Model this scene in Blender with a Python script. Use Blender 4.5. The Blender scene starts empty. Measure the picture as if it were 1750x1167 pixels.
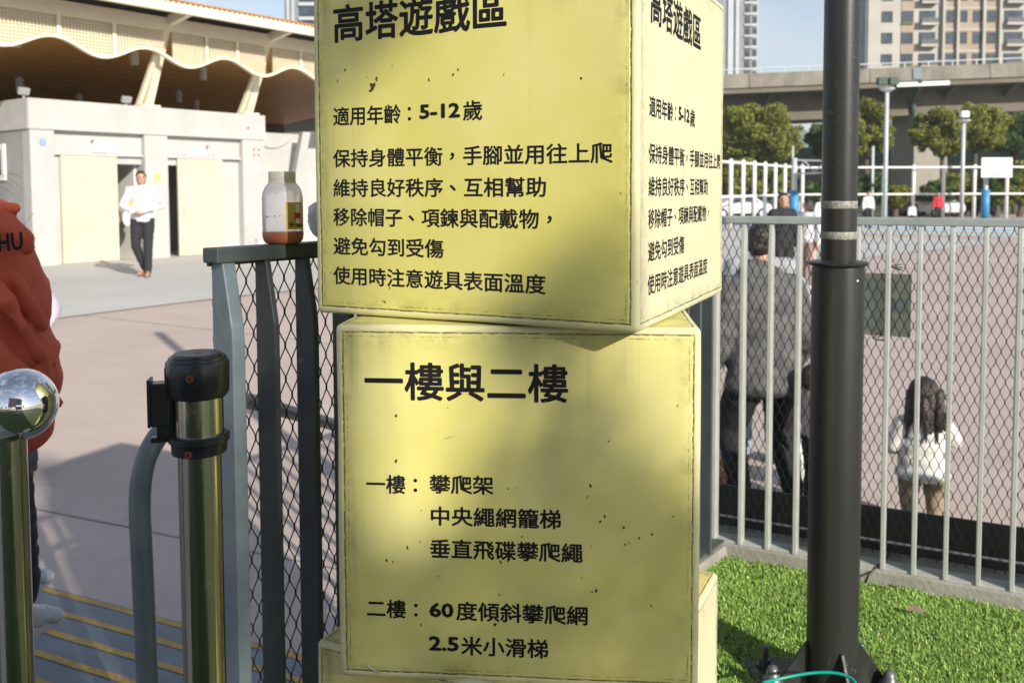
import bpy, bmesh, math, random
import numpy as np
from mathutils import Vector, Matrix, noise
from mathutils.bvhtree import BVHTree
random.seed(7); np.random.seed(7)
R = math.radians
sc = bpy.context.scene
col = sc.collection

# ------------------------------------------------------------------ camera
CAMZ = 1.53
cd = bpy.data.cameras.new('camera'); cam = bpy.data.objects.new('camera', cd); col.objects.link(cam)
PITCH, ROLL, FPX, PPY = R(3.168), -0.00391, 1536.4, 409.4
cd.sensor_width = 36; cd.lens = FPX / 1750 * 36
cd.shift_y = -(583.5 - PPY) / 1750
cd.clip_start = .05; cd.clip_end = 6000
cam.matrix_world = Matrix.Translation((0, 0, CAMZ)) @ Matrix.Rotation(math.pi / 2 - PITCH, 4, 'X') @ Matrix.Rotation(ROLL, 4, 'Z')
cd.dof.use_dof = True; cd.dof.focus_distance = 1.58; cd.dof.aperture_fstop = 7.1
sc.camera = cam
CM = (Matrix.Rotation(math.pi / 2 - PITCH, 3, 'X') @ Matrix.Rotation(ROLL, 3, 'Z'))
def P(px, py, Y):
    """the point of the place that lies Y metres ahead along the survey ray (px, py)"""
    d = CM @ Vector(((px - 875) / FPX, -(py - PPY) / FPX, -1))
    return Vector((0, 0, CAMZ)) + d * (Y / d.y)

# ------------------------------------------------------------------ light
SUN_TO = Vector((.5556 * math.cos(R(24.3)), -.8315 * math.cos(R(24.3)), math.sin(R(24.3))))
w = bpy.data.worlds.new('World'); sc.world = w; w.use_nodes = True
nt = w.node_tree; bg = nt.nodes['Background']
sky = nt.nodes.new('ShaderNodeTexSky'); sky.sky_type = 'NISHITA'; sky.sun_disc = False
sky.sun_elevation = R(24.3); sky.sun_rotation = math.atan2(.5556, -.8315)
sky.air_density = 1.0; sky.dust_density = .25; sky.ozone_density = 1.0
tc = nt.nodes.new('ShaderNodeTexCoord'); mp = nt.nodes.new('ShaderNodeMapping'); mp.inputs['Scale'].default_value = (1, 1, 3.2)
mp.inputs['Rotation'].default_value = (0, .25, .3)
nz = nt.nodes.new('ShaderNodeTexNoise'); nz.inputs['Scale'].default_value = 3.2; nz.inputs['Detail'].default_value = 9; nz.inputs['Roughness'].default_value = .58
cr = nt.nodes.new('ShaderNodeValToRGB'); cr.color_ramp.elements[0].position = .47; cr.color_ramp.elements[1].position = .78
cr.color_ramp.elements[0].color = (.0, .0, .0, 1); cr.color_ramp.elements[1].color = (.75, .75, .75, 1)
mx = nt.nodes.new('ShaderNodeMixRGB'); mx.inputs['Color2'].default_value = (5.6, 5.9, 6.3, 1)
nt.links.new(tc.outputs['Generated'], mp.inputs['Vector']); nt.links.new(mp.outputs['Vector'], nz.inputs['Vector'])
nt.links.new(nz.outputs['Fac'], cr.inputs['Fac']); nt.links.new(cr.outputs['Color'], mx.inputs['Fac'])
wb = nt.nodes.new('ShaderNodeMixRGB'); wb.blend_type = 'MULTIPLY'; wb.inputs['Fac'].default_value = 1; wb.inputs['Color2'].default_value = (1.05, .965, .92, 1)   # the camera's warm white balance
nt.links.new(sky.outputs['Color'], mx.inputs['Color1']); nt.links.new(mx.outputs['Color'], wb.inputs['Color1']); nt.links.new(wb.outputs['Color'], bg.inputs['Color'])
bg.inputs['Strength'].default_value = .092
sl = bpy.data.lights.new('sun', 'SUN'); sl.energy = 4.3; sl.angle = R(.53); sl.color = (1, .93, .82)
so = bpy.data.objects.new('sun', sl); col.objects.link(so)
so.rotation_euler = SUN_TO.to_track_quat('Z', 'Y').to_euler(); so.location = (20, -30, 20)
sc.view_settings.view_transform = 'Standard'; sc.view_settings.look = 'None'
sc.view_settings.exposure = .86; sc.view_settings.gamma = 1; sc.view_settings.use_curve_mapping = False
try:
    sc.cycles.use_denoising = True; sc.cycles.max_bounces = 8; sc.cycles.transparent_max_bounces = 12
except Exception: pass

# ------------------------------------------------------------------ materials
def ramp(nt, a, b, p0=.35, p1=.65):
    r = nt.nodes.new('ShaderNodeValToRGB'); e = r.color_ramp.elements
    e[0].position, e[1].position = p0, p1; e[0].color = (*a, 1); e[1].color = (*b, 1); return r
def mat(name, c, c2=None, scale=5, rough=.6, metal=0, bump=0, bscale=60, detail=5, spec=None, coord='Object', stretch=(1, 1, 1), trans=0, p=(.35, .65), coat=0, emis=None):
    m = bpy.data.materials.new(name); m.use_nodes = True; nt = m.node_tree; b = nt.nodes['Principled BSDF']
    b.inputs['Roughness'].default_value = rough; b.inputs['Metallic'].default_value = metal
    if spec is not None: b.inputs['Specular IOR Level'].default_value = spec
    if coat: b.inputs['Coat Weight'].default_value = coat; b.inputs['Coat Roughness'].default_value = .15
    if trans: b.inputs['Transmission Weight'].default_value = trans
    b.inputs['Base Color'].default_value = (*c, 1)
    if c2 or bump:
        t = nt.nodes.new('ShaderNodeTexCoord'); mp = nt.nodes.new('ShaderNodeMapping'); mp.inputs['Scale'].default_value = stretch
        if coord == 'World':
            g = nt.nodes.new('ShaderNodeNewGeometry'); nt.links.new(g.outputs['Position'], mp.inputs['Vector'])
        else: nt.links.new(t.outputs[coord], mp.inputs['Vector'])
    if c2:
        n = nt.nodes.new('ShaderNodeTexNoise'); n.inputs['Scale'].default_value = scale; n.inputs['Detail'].default_value = detail; n.inputs['Roughness'].default_value = .6
        r = ramp(nt, c, c2, *p)
        nt.links.new(mp.outputs[0], n.inputs['Vector']); nt.links.new(n.outputs['Fac'], r.inputs['Fac']); nt.links.new(r.outputs['Color'], b.inputs['Base Color'])
    if bump:
        n2 = nt.nodes.new('ShaderNodeTexNoise'); n2.inputs['Scale'].default_value = bscale; n2.inputs['Detail'].default_value = 4
        bp = nt.nodes.new('ShaderNodeBump'); bp.inputs['Strength'].default_value = bump; bp.inputs['Distance'].default_value = .01
        nt.links.new(mp.outputs[0], n2.inputs['Vector']); nt.links.new(n2.outputs['Fac'], bp.inputs['Height']); nt.links.new(bp.outputs[0], b.inputs['Normal'])
    return m
class NG:
    """tiny node-graph helper"""
    def __init__(s, m): s.nt = m.node_tree; s.b = s.nt.nodes['Principled BSDF']
    def math(s, op, a, b=None, c=None, clamp=False):
        n = s.nt.nodes.new('ShaderNodeMath'); n.operation = op; n.use_clamp = clamp
        for i, v in enumerate((a, b, c)):
            if v is None: continue
            if isinstance(v, (int, float)): n.inputs[i].default_value = v
            else: s.nt.links.new(v, n.inputs[i])
        return n.outputs[0]
    def noise(s, vec, scale, detail=4, rough=.6):
        n = s.nt.nodes.new('ShaderNodeTexNoise'); n.inputs['Scale'].default_value = scale; n.inputs['Detail'].default_value = detail; n.inputs['Roughness'].default_value = rough
        s.nt.links.new(vec, n.inputs['Vector']); return n.outputs['Fac']
    def map(s, vec, sc_=(1, 1, 1), rot=(0, 0, 0)):
        n = s.nt.nodes.new('ShaderNodeMapping'); n.inputs['Scale'].default_value = sc_; n.inputs['Rotation'].default_value = rot
        s.nt.links.new(vec, n.inputs['Vector']); return n.outputs[0]
    def mix(s, f, a, b):
        n = s.nt.nodes.new('ShaderNodeMixRGB')
        for i, v in (('Fac', f), ('Color1', a), ('Color2', b)):
            if isinstance(v, tuple): n.inputs[i].default_value = (*v, 1)
            elif isinstance(v, (int, float)): n.inputs[i].default_value = v
            else: s.nt.links.new(v, n.inputs[i])
        return n.outputs[0]
    def step(s, v, a, b):   # smooth map a..b -> 0..1
        n = s.nt.nodes.new('ShaderNodeMapRange'); n.interpolation_type = 'SMOOTHSTEP'
        n.inputs['From Min'].default_value = a; n.inputs['From Max'].default_value = b
        s.nt.links.new(v, n.inputs['Value']); return n.outputs[0]
    def bump(s, h, strength, dist=.01, prev=None):
        n = s.nt.nodes.new('ShaderNodeBump'); n.inputs['Strength'].default_value = strength; n.inputs['Distance'].default_value = dist
        s.nt.links.new(h, n.inputs['Height'])
        if prev: s.nt.links.new(prev, n.inputs['Normal'])
        return n.outputs[0]
    def obj(s): return s.nt.nodes.new('ShaderNodeTexCoord').outputs['Object']
    def pos(s): return s.nt.nodes.new('ShaderNodeNewGeometry').outputs['Position']
    def link(s, a, name): s.nt.links.new(a, s.b.inputs[name])
def newmat(name, rough=.6, metal=0):
    m = bpy.data.materials.new(name); m.use_nodes = True; g = NG(m)
    g.b.inputs['Roughness'].default_value = rough; g.b.inputs['Metallic'].default_value = metal; return m, g

def vinyl_mat(name, base, pale, half):
    m, g = newmat(name, .42)
    o = g.obj(); sep = g.nt.nodes.new('ShaderNodeSeparateXYZ'); g.nt.links.new(o, sep.inputs[0])
    a = [g.math('SUBTRACT', half, g.math('ABSOLUTE', sep.outputs[i])) for i in range(3)]
    mn = g.math('MINIMUM', g.math('MINIMUM', a[0], a[1]), a[2]); mxx = g.math('MAXIMUM', g.math('MAXIMUM', a[0], a[1]), a[2])
    e = g.math('SUBTRACT', g.math('SUBTRACT', g.math('ADD', g.math('ADD', a[0], a[1]), a[2]), mn), mxx)
    n1 = g.noise(o, 3.0, 5); c = g.mix(g.step(n1, .35, .68), base, pale)
    # right-hand face: fading plus its overexposed sunlit paleness, put into the colour
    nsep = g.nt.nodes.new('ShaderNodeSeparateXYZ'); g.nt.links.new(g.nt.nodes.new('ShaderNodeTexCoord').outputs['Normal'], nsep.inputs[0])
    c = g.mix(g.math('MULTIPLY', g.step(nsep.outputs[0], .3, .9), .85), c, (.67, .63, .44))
    # water streaks running down from the top
    st = g.noise(g.map(o, (19, 19, .6)), 1.0, 3); st2 = g.noise(g.map(o, (2.2, 2.2, 1.1)), 2.1, 3)
    c = g.mix(g.math('MULTIPLY', g.math('MULTIPLY', g.step(st, .55, .8), g.step(st2, .44, .70)), .8), c, (.20, .18, .09))
    # grime that gathers beside the piping
    gn = g.noise(o, 22, 6, .7)
    eg = g.math('SUBTRACT', 1.0, g.step(e, .012, .06))
    c = g.mix(g.math('MULTIPLY', g.math('MULTIPLY', eg, g.step(gn, .42, .8)), .65), c, (.22, .19, .07))
    # the piping band is paler, worn vinyl
    band = g.math('SUBTRACT', 1.0, g.step(e, .0125, .0145))
    c = g.mix(g.math('MULTIPLY', band, .6), c, (.66, .62, .40))
    # two stitched rows, broken up
    sn = g.noise(o, 95, 5, .8); sn2 = g.noise(o, 9, 3)
    wob = g.math('MULTIPLY', g.math('SUBTRACT', g.noise(o, 34, 3), .5), .0035)
    ee = g.math('ADD', e, wob)
    r1 = g.math('SUBTRACT', 1.0, g.step(g.math('ABSOLUTE', g.math('SUBTRACT', ee, .0143)), .0005, .0014))
    r2 = g.math('SUBTRACT', 1.0, g.step(g.math('ABSOLUTE', g.math('SUBTRACT', ee, .0215)), .0003, .0011))
    r1 = g.math('MULTIPLY', r1, g.step(sn, .40, .52)); r2 = g.math('MULTIPLY', g.math('MULTIPLY', r2, g.step(sn, .44, .58)), g.step(sn2, .35, .6))
    c = g.mix(g.math('MULTIPLY', g.math('MAXIMUM', r1, r2), .93), c, (.045, .033, .012))
    # small scattered specks
    v = g.nt.nodes.new('ShaderNodeTexVoronoi'); v.inputs['Scale'].default_value = 17; g.nt.links.new(g.map(o, (1, 1, 1.3)), v.inputs['Vector'])
    spk = g.math('MULTIPLY', g.math('SUBTRACT', 1.0, g.step(v.outputs['Distance'], .02, .055)), g.step(g.noise(o, 5, 2), .55, .6))
    c = g.mix(g.math('MULTIPLY', spk, .55), c, (.16, .12, .05))
    g.link(c, 'Base Color')
    # puckered skin near the seams and fine grain
    wv = g.noise(g.map(o, (7, 7, 30), (.12, .08, 0)), 1.0, 2, .45); wx = g.noise(o, 7, 3)
    near = g.math('ADD', g.math('MULTIPLY', g.math('SUBTRACT', 1.0, g.step(e, .01, .11)), .9), .05)
    b1 = g.bump(g.math('MULTIPLY', g.math('ADD', wv, wx), near), .28, .006)
    groove = g.step(g.math('ABSOLUTE', g.math('SUBTRACT', ee, .0143)), .0, .003)
    b2 = g.bump(groove, .6, .003, b1); b3 = g.bump(g.noise(o, 420, 2), .12, .001, b2)
    g.link(b3, 'Normal'); g.link(g.math('ADD', g.math('MULTIPLY', n1, .25), .34), 'Roughness')
    return m

M = {}
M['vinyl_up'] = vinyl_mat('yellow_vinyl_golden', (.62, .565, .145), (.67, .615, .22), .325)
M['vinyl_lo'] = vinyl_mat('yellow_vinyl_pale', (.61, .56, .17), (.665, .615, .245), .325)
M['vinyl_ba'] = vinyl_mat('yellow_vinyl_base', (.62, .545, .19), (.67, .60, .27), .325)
M['ink'] = mat('black_lettering', (.008, .007, .009), rough=.6, spec=.25)
M['scuff'] = mat('scuff_brown', (.10, .075, .03), (.03, .025, .015), 40, .8)
M['scuff_blue'] = mat('scuff_blue', (.30, .36, .27), rough=.6)
M['chrome'] = mat('polished_steel', (.86, .86, .87), rough=.035, metal=1)
def smudge(m, lo, hi, sc_):
    g = NG(m); o = g.obj(); n = g.noise(o, sc_, 5, .7); g.link(g.math('ADD', lo, g.math('MULTIPLY', g.step(n, .52, .72), hi)), 'Roughness')
M['steel'] = mat('brushed_steel', (.70, .67, .58), (.42, .40, .33), 75, .15, 1, bump=.04, bscale=200, stretch=(1, 1, .01), p=(.42, .6))  # brushed grain, with streaky brownish reflections put into the colour
smudge(M['chrome'], .025, .13, 22); smudge(M['steel'], .12, .16, 30)
M['blackplastic'] = mat('black_plastic', (.011, .014, .017), (.02, .024, .027), 30, .28, bump=.05, bscale=300)
M['capdisc'] = mat('worn_black_label', (.03, .035, .04), (.25, .27, .29), 55, .4, p=(.55, .75))
M['rust'] = mat('rusty_screw', (.35, .09, .02), (.12, .03, .01), 300, .8)
M['screwhole'] = mat('screw_recess', (.03, .012, .008), rough=.8)
M['fencegrey'] = mat('grey_green_paint', (.058, .072, .074), (.08, .098, .102), 9, .45, bump=.08, bscale=70)
M['fenceskylit'] = mat('skylit_grey_paint', (.14, .18, .205), (.18, .225, .25), 12, .42, bump=.1, bscale=60)  # same grey bar, sky light put into its paler, bluer colour
M['fencepale'] = mat('pale_grey_paint', (.37, .385, .36), (.44, .45, .42), 12, .45, bump=.06, bscale=60)
M['railpale'] = mat('grey_rail_paint', (.26, .30, .29), (.34, .37, .36), 10, .38, bump=.06, bscale=60)
M['wire'] = mat('dark_mesh_wire', (.04, .042, .042), rough=.5, metal=.3)
M['pipe'] = mat('grey_pipe_paint', (.115, .145, .165), (.15, .18, .20), 14, .33, bump=.04)
M['kick'] = mat('dark_kick_board', (.032, .034, .028), (.05, .052, .042), 6, .6)
M['turfbase'] = mat('turf_backing', (.05, .075, .018), (.075, .10, .03), 40, .95, bump=.6, bscale=220)
M['brownleaf'] = mat('dry_leaf', (.28, .19, .15), (.17, .11, .085), 30, .8)
M['whitepaint'] = mat('white_paint', (.78, .78, .75), rough=.5)
M['blackdot'] = mat('black_fleck', (.02, .02, .02), rough=.6)
M['teal'] = mat('teal_cord', (.0, .30, .22), rough=.35)
M['boltgrey'] = mat('galvanised', (.20, .205, .21), (.12, .125, .13), 60, .45, .6)
M['zip'] = mat('cable_tie', (.012, .012, .012), rough=.4)

def black_pole_mat():
    m, g = newmat('black_pole_paint', .3); o = g.obj()
    sp = g.noise(o, 85, 4, .8); big = g.noise(g.map(o, (1, 1, .35)), 3.2, 4)
    c = g.mix(g.math('MULTIPLY', g.math('MULTIPLY', g.step(sp, .59, .68), g.step(big, .46, .60)), .6), (.022, .023, .022), (.22, .23, .225))
    g.link(c, 'Base Color'); g.link(g.math('ADD', g.math('MULTIPLY', big, .3), .22), 'Roughness')
    g.link(g.bump(g.noise(o, 210, 3), .12, .002), 'Normal'); return m
M['pole'] = black_pole_mat()
M['reflector'] = mat('worn_reflective_tape', (.16, .16, .14), (.36, .35, .31), 160, .5, p=(.4, .6))

def plaza_mat(name, a, b, dark, cracks=True):
    m, g = newmat(name, .78); p = g.pos()
    n = g.noise(p, .55, 6); n2 = g.noise(p, 7, 5, .7); n3 = g.noise(g.map(p, (1, 2.6, 1), (0, 0, .5)), 1.7, 5, .65)
    c = g.mix(g.step(n, .3, .7), a, b); c = g.mix(g.math('MULTIPLY', g.step(n3, .50, .78), .35), c, dark)
    c = g.mix(g.math('MULTIPLY', g.step(n2, .5, .85), .3), c, dark)
    if cracks:
        v = g.nt.nodes.new('ShaderNodeTexVoronoi'); v.feature = 'DISTANCE_TO_EDGE'; v.inputs['Scale'].default_value = .42
        wp = g.nt.nodes.new('ShaderNodeVectorMath'); wp.operation = 'ADD'
        nn = g.nt.nodes.new('ShaderNodeTexNoise'); nn.inputs['Scale'].default_value = 1.3; nn.inputs['Detail'].default_value = 5; g.nt.links.new(p, nn.inputs['Vector'])
        ms = g.nt.nodes.new('ShaderNodeVectorMath'); ms.operation = 'SCALE'; ms.inputs['Scale'].default_value = .9; g.nt.links.new(nn.outputs['Color'], ms.inputs[0])
        g.nt.links.new(p, wp.inputs[0]); g.nt.links.new(ms.outputs[0], wp.inputs[1]); g.nt.links.new(wp.outputs[0], v.inputs['Vector'])
        ck = g.math('MULTIPLY', g.math('SUBTRACT', 1.0, g.step(v.outputs['Distance'], .002, .010)), g.step(g.noise(p, .8, 2), .42, .55))
        c = g.mix(g.math('MULTIPLY', ck, .2), c, dark)
    g.link(c, 'Base Color'); g.link(g.bump(n2, .25, .01, g.bump(n3, .35, .02)), 'Normal'); return m
M['plaza'] = plaza_mat('mauve_plaza', (.47, .38, .335), (.53, .435, .385), (.35, .28, .26))
M['paving'] = plaza_mat('pale_paving', (.48, .47, .44), (.54, .53, .50), (.45, .43, .39), False)
M['court_lb'] = mat('court_light_blue', (.42, .56, .60), (.48, .62, .66), 1, .8, coord='World')
M['court_w'] = mat('court_white', (.60, .60, .58), (.66, .66, .64), 1, .8, coord='World')
M['court_b'] = mat('court_blue', (.16, .33, .52), rough=.8)
M['court_o'] = mat('court_orange', (.62, .42, .22), rough=.8)
M['ramp'] = mat('slate_blue_ramp', (.145, .18, .215), (.19, .225, .26), 3.5, .65, bump=.25, bscale=25, coord='World', detail=8)
M['rampyellow'] = mat('worn_yellow_strip', (.56, .35, .07), (.40, .26, .075), 16, .7, coord='World', detail=8, bump=.2)
M['kerb'] = mat('concrete_kerb', (.33, .32, .28), (.25, .24, .21), 9, .9, bump=.4, bscale=50, coord='World', detail=8)
M['asphalt'] = mat('asphalt', (.06, .06, .06), (.08, .08, .078), 1, .9, coord='World')
M['earth'] = mat('far_ground', (.10, .12, .06), (.16, .16, .10), .02, .95, coord='World')

# ------------------------------------------------------------------ mesh helpers
class MB:
    def __init__(s): s.v = []; s.f = []; s.mi = []
    def add(s, vs, fs, mi=0):
        o = len(s.v); s.v += [tuple(v) for v in vs]; s.f += [tuple(i + o for i in f) for f in fs]; s.mi += [mi] * len(fs); return s
    def box(s, c, d, rz=0, mi=0, M3=None):
        c = Vector(c); m = M3 if M3 is not None else Matrix.Rotation(rz, 3, 'Z'); hx, hy, hz = d[0] / 2, d[1] / 2, d[2] / 2
        vs = [c + m @ Vector((x, y, z)) for x in (-hx, hx) for y in (-hy, hy) for z in (-hz, hz)]
        return s.add(vs, [(0, 1, 3, 2), (4, 6, 7, 5), (0, 4, 5, 1), (2, 3, 7, 6), (0, 2, 6, 4), (1, 5, 7, 3)], mi)
    def prism(s, poly, vec, mi=0):
        """poly: list of 3D points, extruded by vec"""
        n = len(poly); a = [Vector(p) for p in poly]; b = [p + Vector(vec) for p in a]
        return s.add(a + b, [tuple(range(n))[::-1], tuple(range(n, 2 * n))] + [(i, (i + 1) % n, n + (i + 1) % n, n + i) for i in range(n)], mi)
    def tube(s, pts, r, n=8, cap=True, mi=0):
        pts = [Vector(p) for p in pts]; rr = r if isinstance(r, (list, tuple)) else [r] * len(pts); o = len(s.v); up = None
        for i, p in enumerate(pts):
            t = (pts[min(i + 1, len(pts) - 1)] - pts[max(i - 1, 0)]).normalized()
            if up is None: up = Vector((0, 0, 1)) if abs(t.z) < .9 else Vector((1, 0, 0))
            x = t.cross(up)
            if x.length < 1e-5: x = t.orthogonal()
            x.normalize(); y = t.cross(x).normalized(); up = -y if False else up
            for k in range(n):
                a = 2 * math.pi * k / n; s.v.append(tuple(p + (x * math.cos(a) + y * math.sin(a)) * rr[i]))
        for i in range(len(pts) - 1):
            for k in range(n):
                s.f.append((o + i * n + k, o + i * n + (k + 1) % n, o + (i + 1) * n + (k + 1) % n, o + (i + 1) * n + k)); s.mi.append(mi)
        if cap:
            s.f.append(tuple(o + k for k in range(n))[::-1]); s.mi.append(mi)
            e = o + (len(pts) - 1) * n; s.f.append(tuple(e + k for k in range(n))); s.mi.append(mi)
        return s
    def lathe(s, prof, c=(0, 0, 0), n=32, mi=0):
        """prof: (radius, z) pairs from bottom to top"""
        o = len(s.v); c = Vector(c)
        for r_, z in prof:
            for k in range(n):
                a = 2 * math.pi * k / n; s.v.append((c.x + r_ * math.cos(a), c.y + r_ * math.sin(a), c.z + z))
        for i in range(len(prof) - 1):
            for k in range(n):
                s.f.append((o + i * n + k, o + i * n + (k + 1) % n, o + (i + 1) * n + (k + 1) % n, o + (i + 1) * n + k)); s.mi.append(mi)
        if prof[0][0] > 1e-4: s.f.append(tuple(o + k for k in range(n))[::-1]); s.mi.append(mi)
        if prof[-1][0] > 1e-4:
            e = o + (len(prof) - 1) * n; s.f.append(tuple(e + k for k in range(n))); s.mi.append(mi)
        return s
    def sphere(s, c, r, n=16, m=10, mi=0):
        rr = r if isinstance(r, (list, tuple)) else (r, r, r); o = len(s.v)
        for j in range(1, m):
            ph = math.pi * j / m
            for k in range(n):
                a = 2 * math.pi * k / n; s.v.append((c[0] + rr[0] * math.sin(ph) * math.cos(a), c[1] + rr[1] * math.sin(ph) * math.sin(a), c[2] + rr[2] * math.cos(ph)))
        s.v += [(c[0], c[1], c[2] + rr[2]), (c[0], c[1], c[2] - rr[2])]; t = len(s.v) - 2; b = t + 1
        for j in range(m - 2):
            for k in range(n):
                s.f.append((o + j * n + k, o + (j + 1) * n + k, o + (j + 1) * n + (k + 1) % n, o + j * n + (k + 1) % n)); s.mi.append(mi)
        for k in range(n):
            s.f.append((t, o + k, o + (k + 1) % n)); s.mi.append(mi)
            s.f.append((b, o + (m - 2) * n + (k + 1) % n, o + (m - 2) * n + k)); s.mi.append(mi)
        return s
    def mesh(s, name, mats, smooth=False):
        me = bpy.data.meshes.new(name); me.from_pydata(s.v, [], s.f)
        for m in (mats if isinstance(mats, (list, tuple)) else [mats]): me.materials.append(m)
        if any(s.mi): me.polygons.foreach_set('material_index', s.mi)
        if smooth: me.polygons.foreach_set('use_smooth', [True] * len(s.f))
        me.update(); return me
    def build(s, name, mats, parent=None, smooth=False, bevel=0, sharp=None, loc=None):
        return link(name, s.mesh(name, mats, smooth or sharp is not None), parent, bevel, sharp, loc)
def link(name, me, parent=None, bevel=0, sharp=None, loc=None):
    o = bpy.data.objects.new(name, me); col.objects.link(o)
    if parent is not None: o.parent = parent
    if loc is not None: o.location = loc
    if sharp is not None: me.set_sharp_from_angle(angle=R(sharp))
    if bevel:
        b = o.modifiers.new('bevel', 'BEVEL'); b.width = bevel; b.segments = 2; b.limit_method = 'ANGLE'
    return o
def tag(o, label=None, cat=None, group=None, kind=None):
    if label: o['label'] = label
    if cat: o['category'] = cat
    if group: o['group'] = group
    if kind: o['kind'] = kind
    return o
def empty(name, loc=(0, 0, 0), rz=0, label=None, cat=None, group=None):
    o = bpy.data.objects.new(name, None); col.objects.link(o); o.location = loc; o.rotation_euler = (0, 0, rz); o.empty_display_size = .1
    return tag(o, label, cat, group)
def copy_tree(o, parent=None):
    c = o.copy(); col.objects.link(c); c.parent = parent
    for ch in list(o.children): copy_tree(ch, c)
    return c
def text_mesh(s, size, offset=.012, extrude=.0):
    """lettering as a thin sheet; the strokes are fattened by laying slightly shifted copies over each other"""
    c = bpy.data.curves.new('t', 'FONT'); c.body = s; c.size = size; c.resolution_u = 2
    o = bpy.data.objects.new('t', c); col.objects.link(o); bpy.context.view_layer.update()
    me = bpy.data.meshes.new_from_object(o.evaluated_get(bpy.context.evaluated_depsgraph_get()))
    bpy.data.objects.remove(o)
    vs = np.array([v.co[:] for v in me.vertices]); fs = [tuple(p.vertices) for p in me.polygons]; r_ = offset * size; mb = MB()
    for k in range(9):
        a = k * math.pi / 4; dx, dy = (0, 0) if k == 8 else (math.cos(a) * r_, math.sin(a) * r_)
        mb.add([(x + dx, y + dy, .00025 + k * .00004) for x, y, z in vs], fs)
    return mb.mesh('text', [])
def place_text(me, M4, mat_, name, parent):
    me.transform(M4); me.materials.clear(); me.materials.append(mat_); return link(name, me, parent)

# ------------------------------------------------------------------ ground
ZC = -.32
def sst(x): x = max(0, min(1, x)); return x * x * (3 - 2 * x)
def gz(x, y):
    side = 1 - sst((x + 1) / 2)
    return ZC + .43 * sst((y - 5) / 8) * side
def sheet(name, quad, off, m, nu=40, nv=40):
    a, b, c, d = [Vector(q) for q in quad]; vs = []
    for j in range(nv + 1):
        for i in range(nu + 1):
            u, v = i / nu, j / nv; p = a.lerp(b, u).lerp(d.lerp(c, u), v); vs.append((p.x, p.y, gz(p.x, p.y) + off))
    fs = [(j * (nu + 1) + i, j * (nu + 1) + i + 1, (j + 1) * (nu + 1) + i + 1, (j + 1) * (nu + 1) + i) for j in range(nv) for i in range(nu)]
    o = MB().add(vs, fs).build(name, m, smooth=True); return tag(o, kind='structure')
g0 = MB().add([(-1200, -700, ZC - .05), (1900, -700, ZC - .05), (1900, 1900, ZC - .05), (-1200, 1900, ZC - .05)], [(0, 1, 2, 3)]).build('ground', M['earth']); tag(g0, kind='structure')
sheet('plaza', [(-60, -25, 0), (60, -25, 0), (60, 62, 0), (-60, 62, 0)], 0, M['plaza'], 400, 300)
# pale paving along the building, its edge running up to the right
b1, b2 = Vector((-5.459, 10.543, 0)), Vector((-4.085, 11.77, 0)); bd = (b2 - b1).normalized()
sheet('pavement', [b1 - bd * 14, b1 + bd * 30, b1 + bd * 30 + Vector((-bd.y, bd.x, 0)) * 16, b1 - bd * 14 + Vector((-bd.y, bd.x, 0)) * 16], .014, M['paving'], 160, 60)
# painted bands on the far court
c1, c2 = Vector((10.4, 43.7, 0)), Vector((20.03, 35.53, 0)); cdv = (c2 - c1).normalized(); cn = Vector((-cdv.y, cdv.x, 0))
for nm, o0, o1, mm in (('court_band', -2.2, -.4, 'court_lb'), ('court_line', -.4, .9, 'court_o'), ('court_band', .9, 3.6, 'court_lb'), ('court_line', 3.6, 4.3, 'court_b'), ('court_band', 4.3, 8.2, 'court_w')):
    q = [c1 - cdv * 20 + cn * o0, c1 + cdv * 30 + cn * o0, c1 + cdv * 30 + cn * o1, c1 - cdv * 20 + cn * o1]
    sheet(nm, q, .008, M[mm], 30, 2)
j0, j1 = P(50, 882, 5.17), P(310, 935, 4.70); jd = (j1 - j0); jd.z = 0; jd.normalize(); jn = Vector((-jd.y, jd.x, 0)); ja, jb = j0 - jd * 9, j0 + jd * 3.2
for q in (0, 4.2, 8.6):
    n = 40; va_j = []; 
    for i in range(n + 1):
        p = ja.lerp(jb, i / n) + jn * q; wv_ = .004 * noise.noise(p * 3); va_j += [(p.x + jn.x * wv_, p.y + jn.y * wv_, gz(p.x, p.y) + .004), (p.x + jn.x * (.009 + wv_), p.y + jn.y * (.009 + wv_), gz(p.x, p.y) + .004)]
    tag(MB().add(va_j, [(2 * i, 2 * i + 2, 2 * i + 3, 2 * i + 1) for i in range(n)]).build('paving_joint', mat('dark_joint_filler', (.12, .10, .10), (.22, .18, .18), 4, .9, coord='World')), kind='structure')
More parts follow.
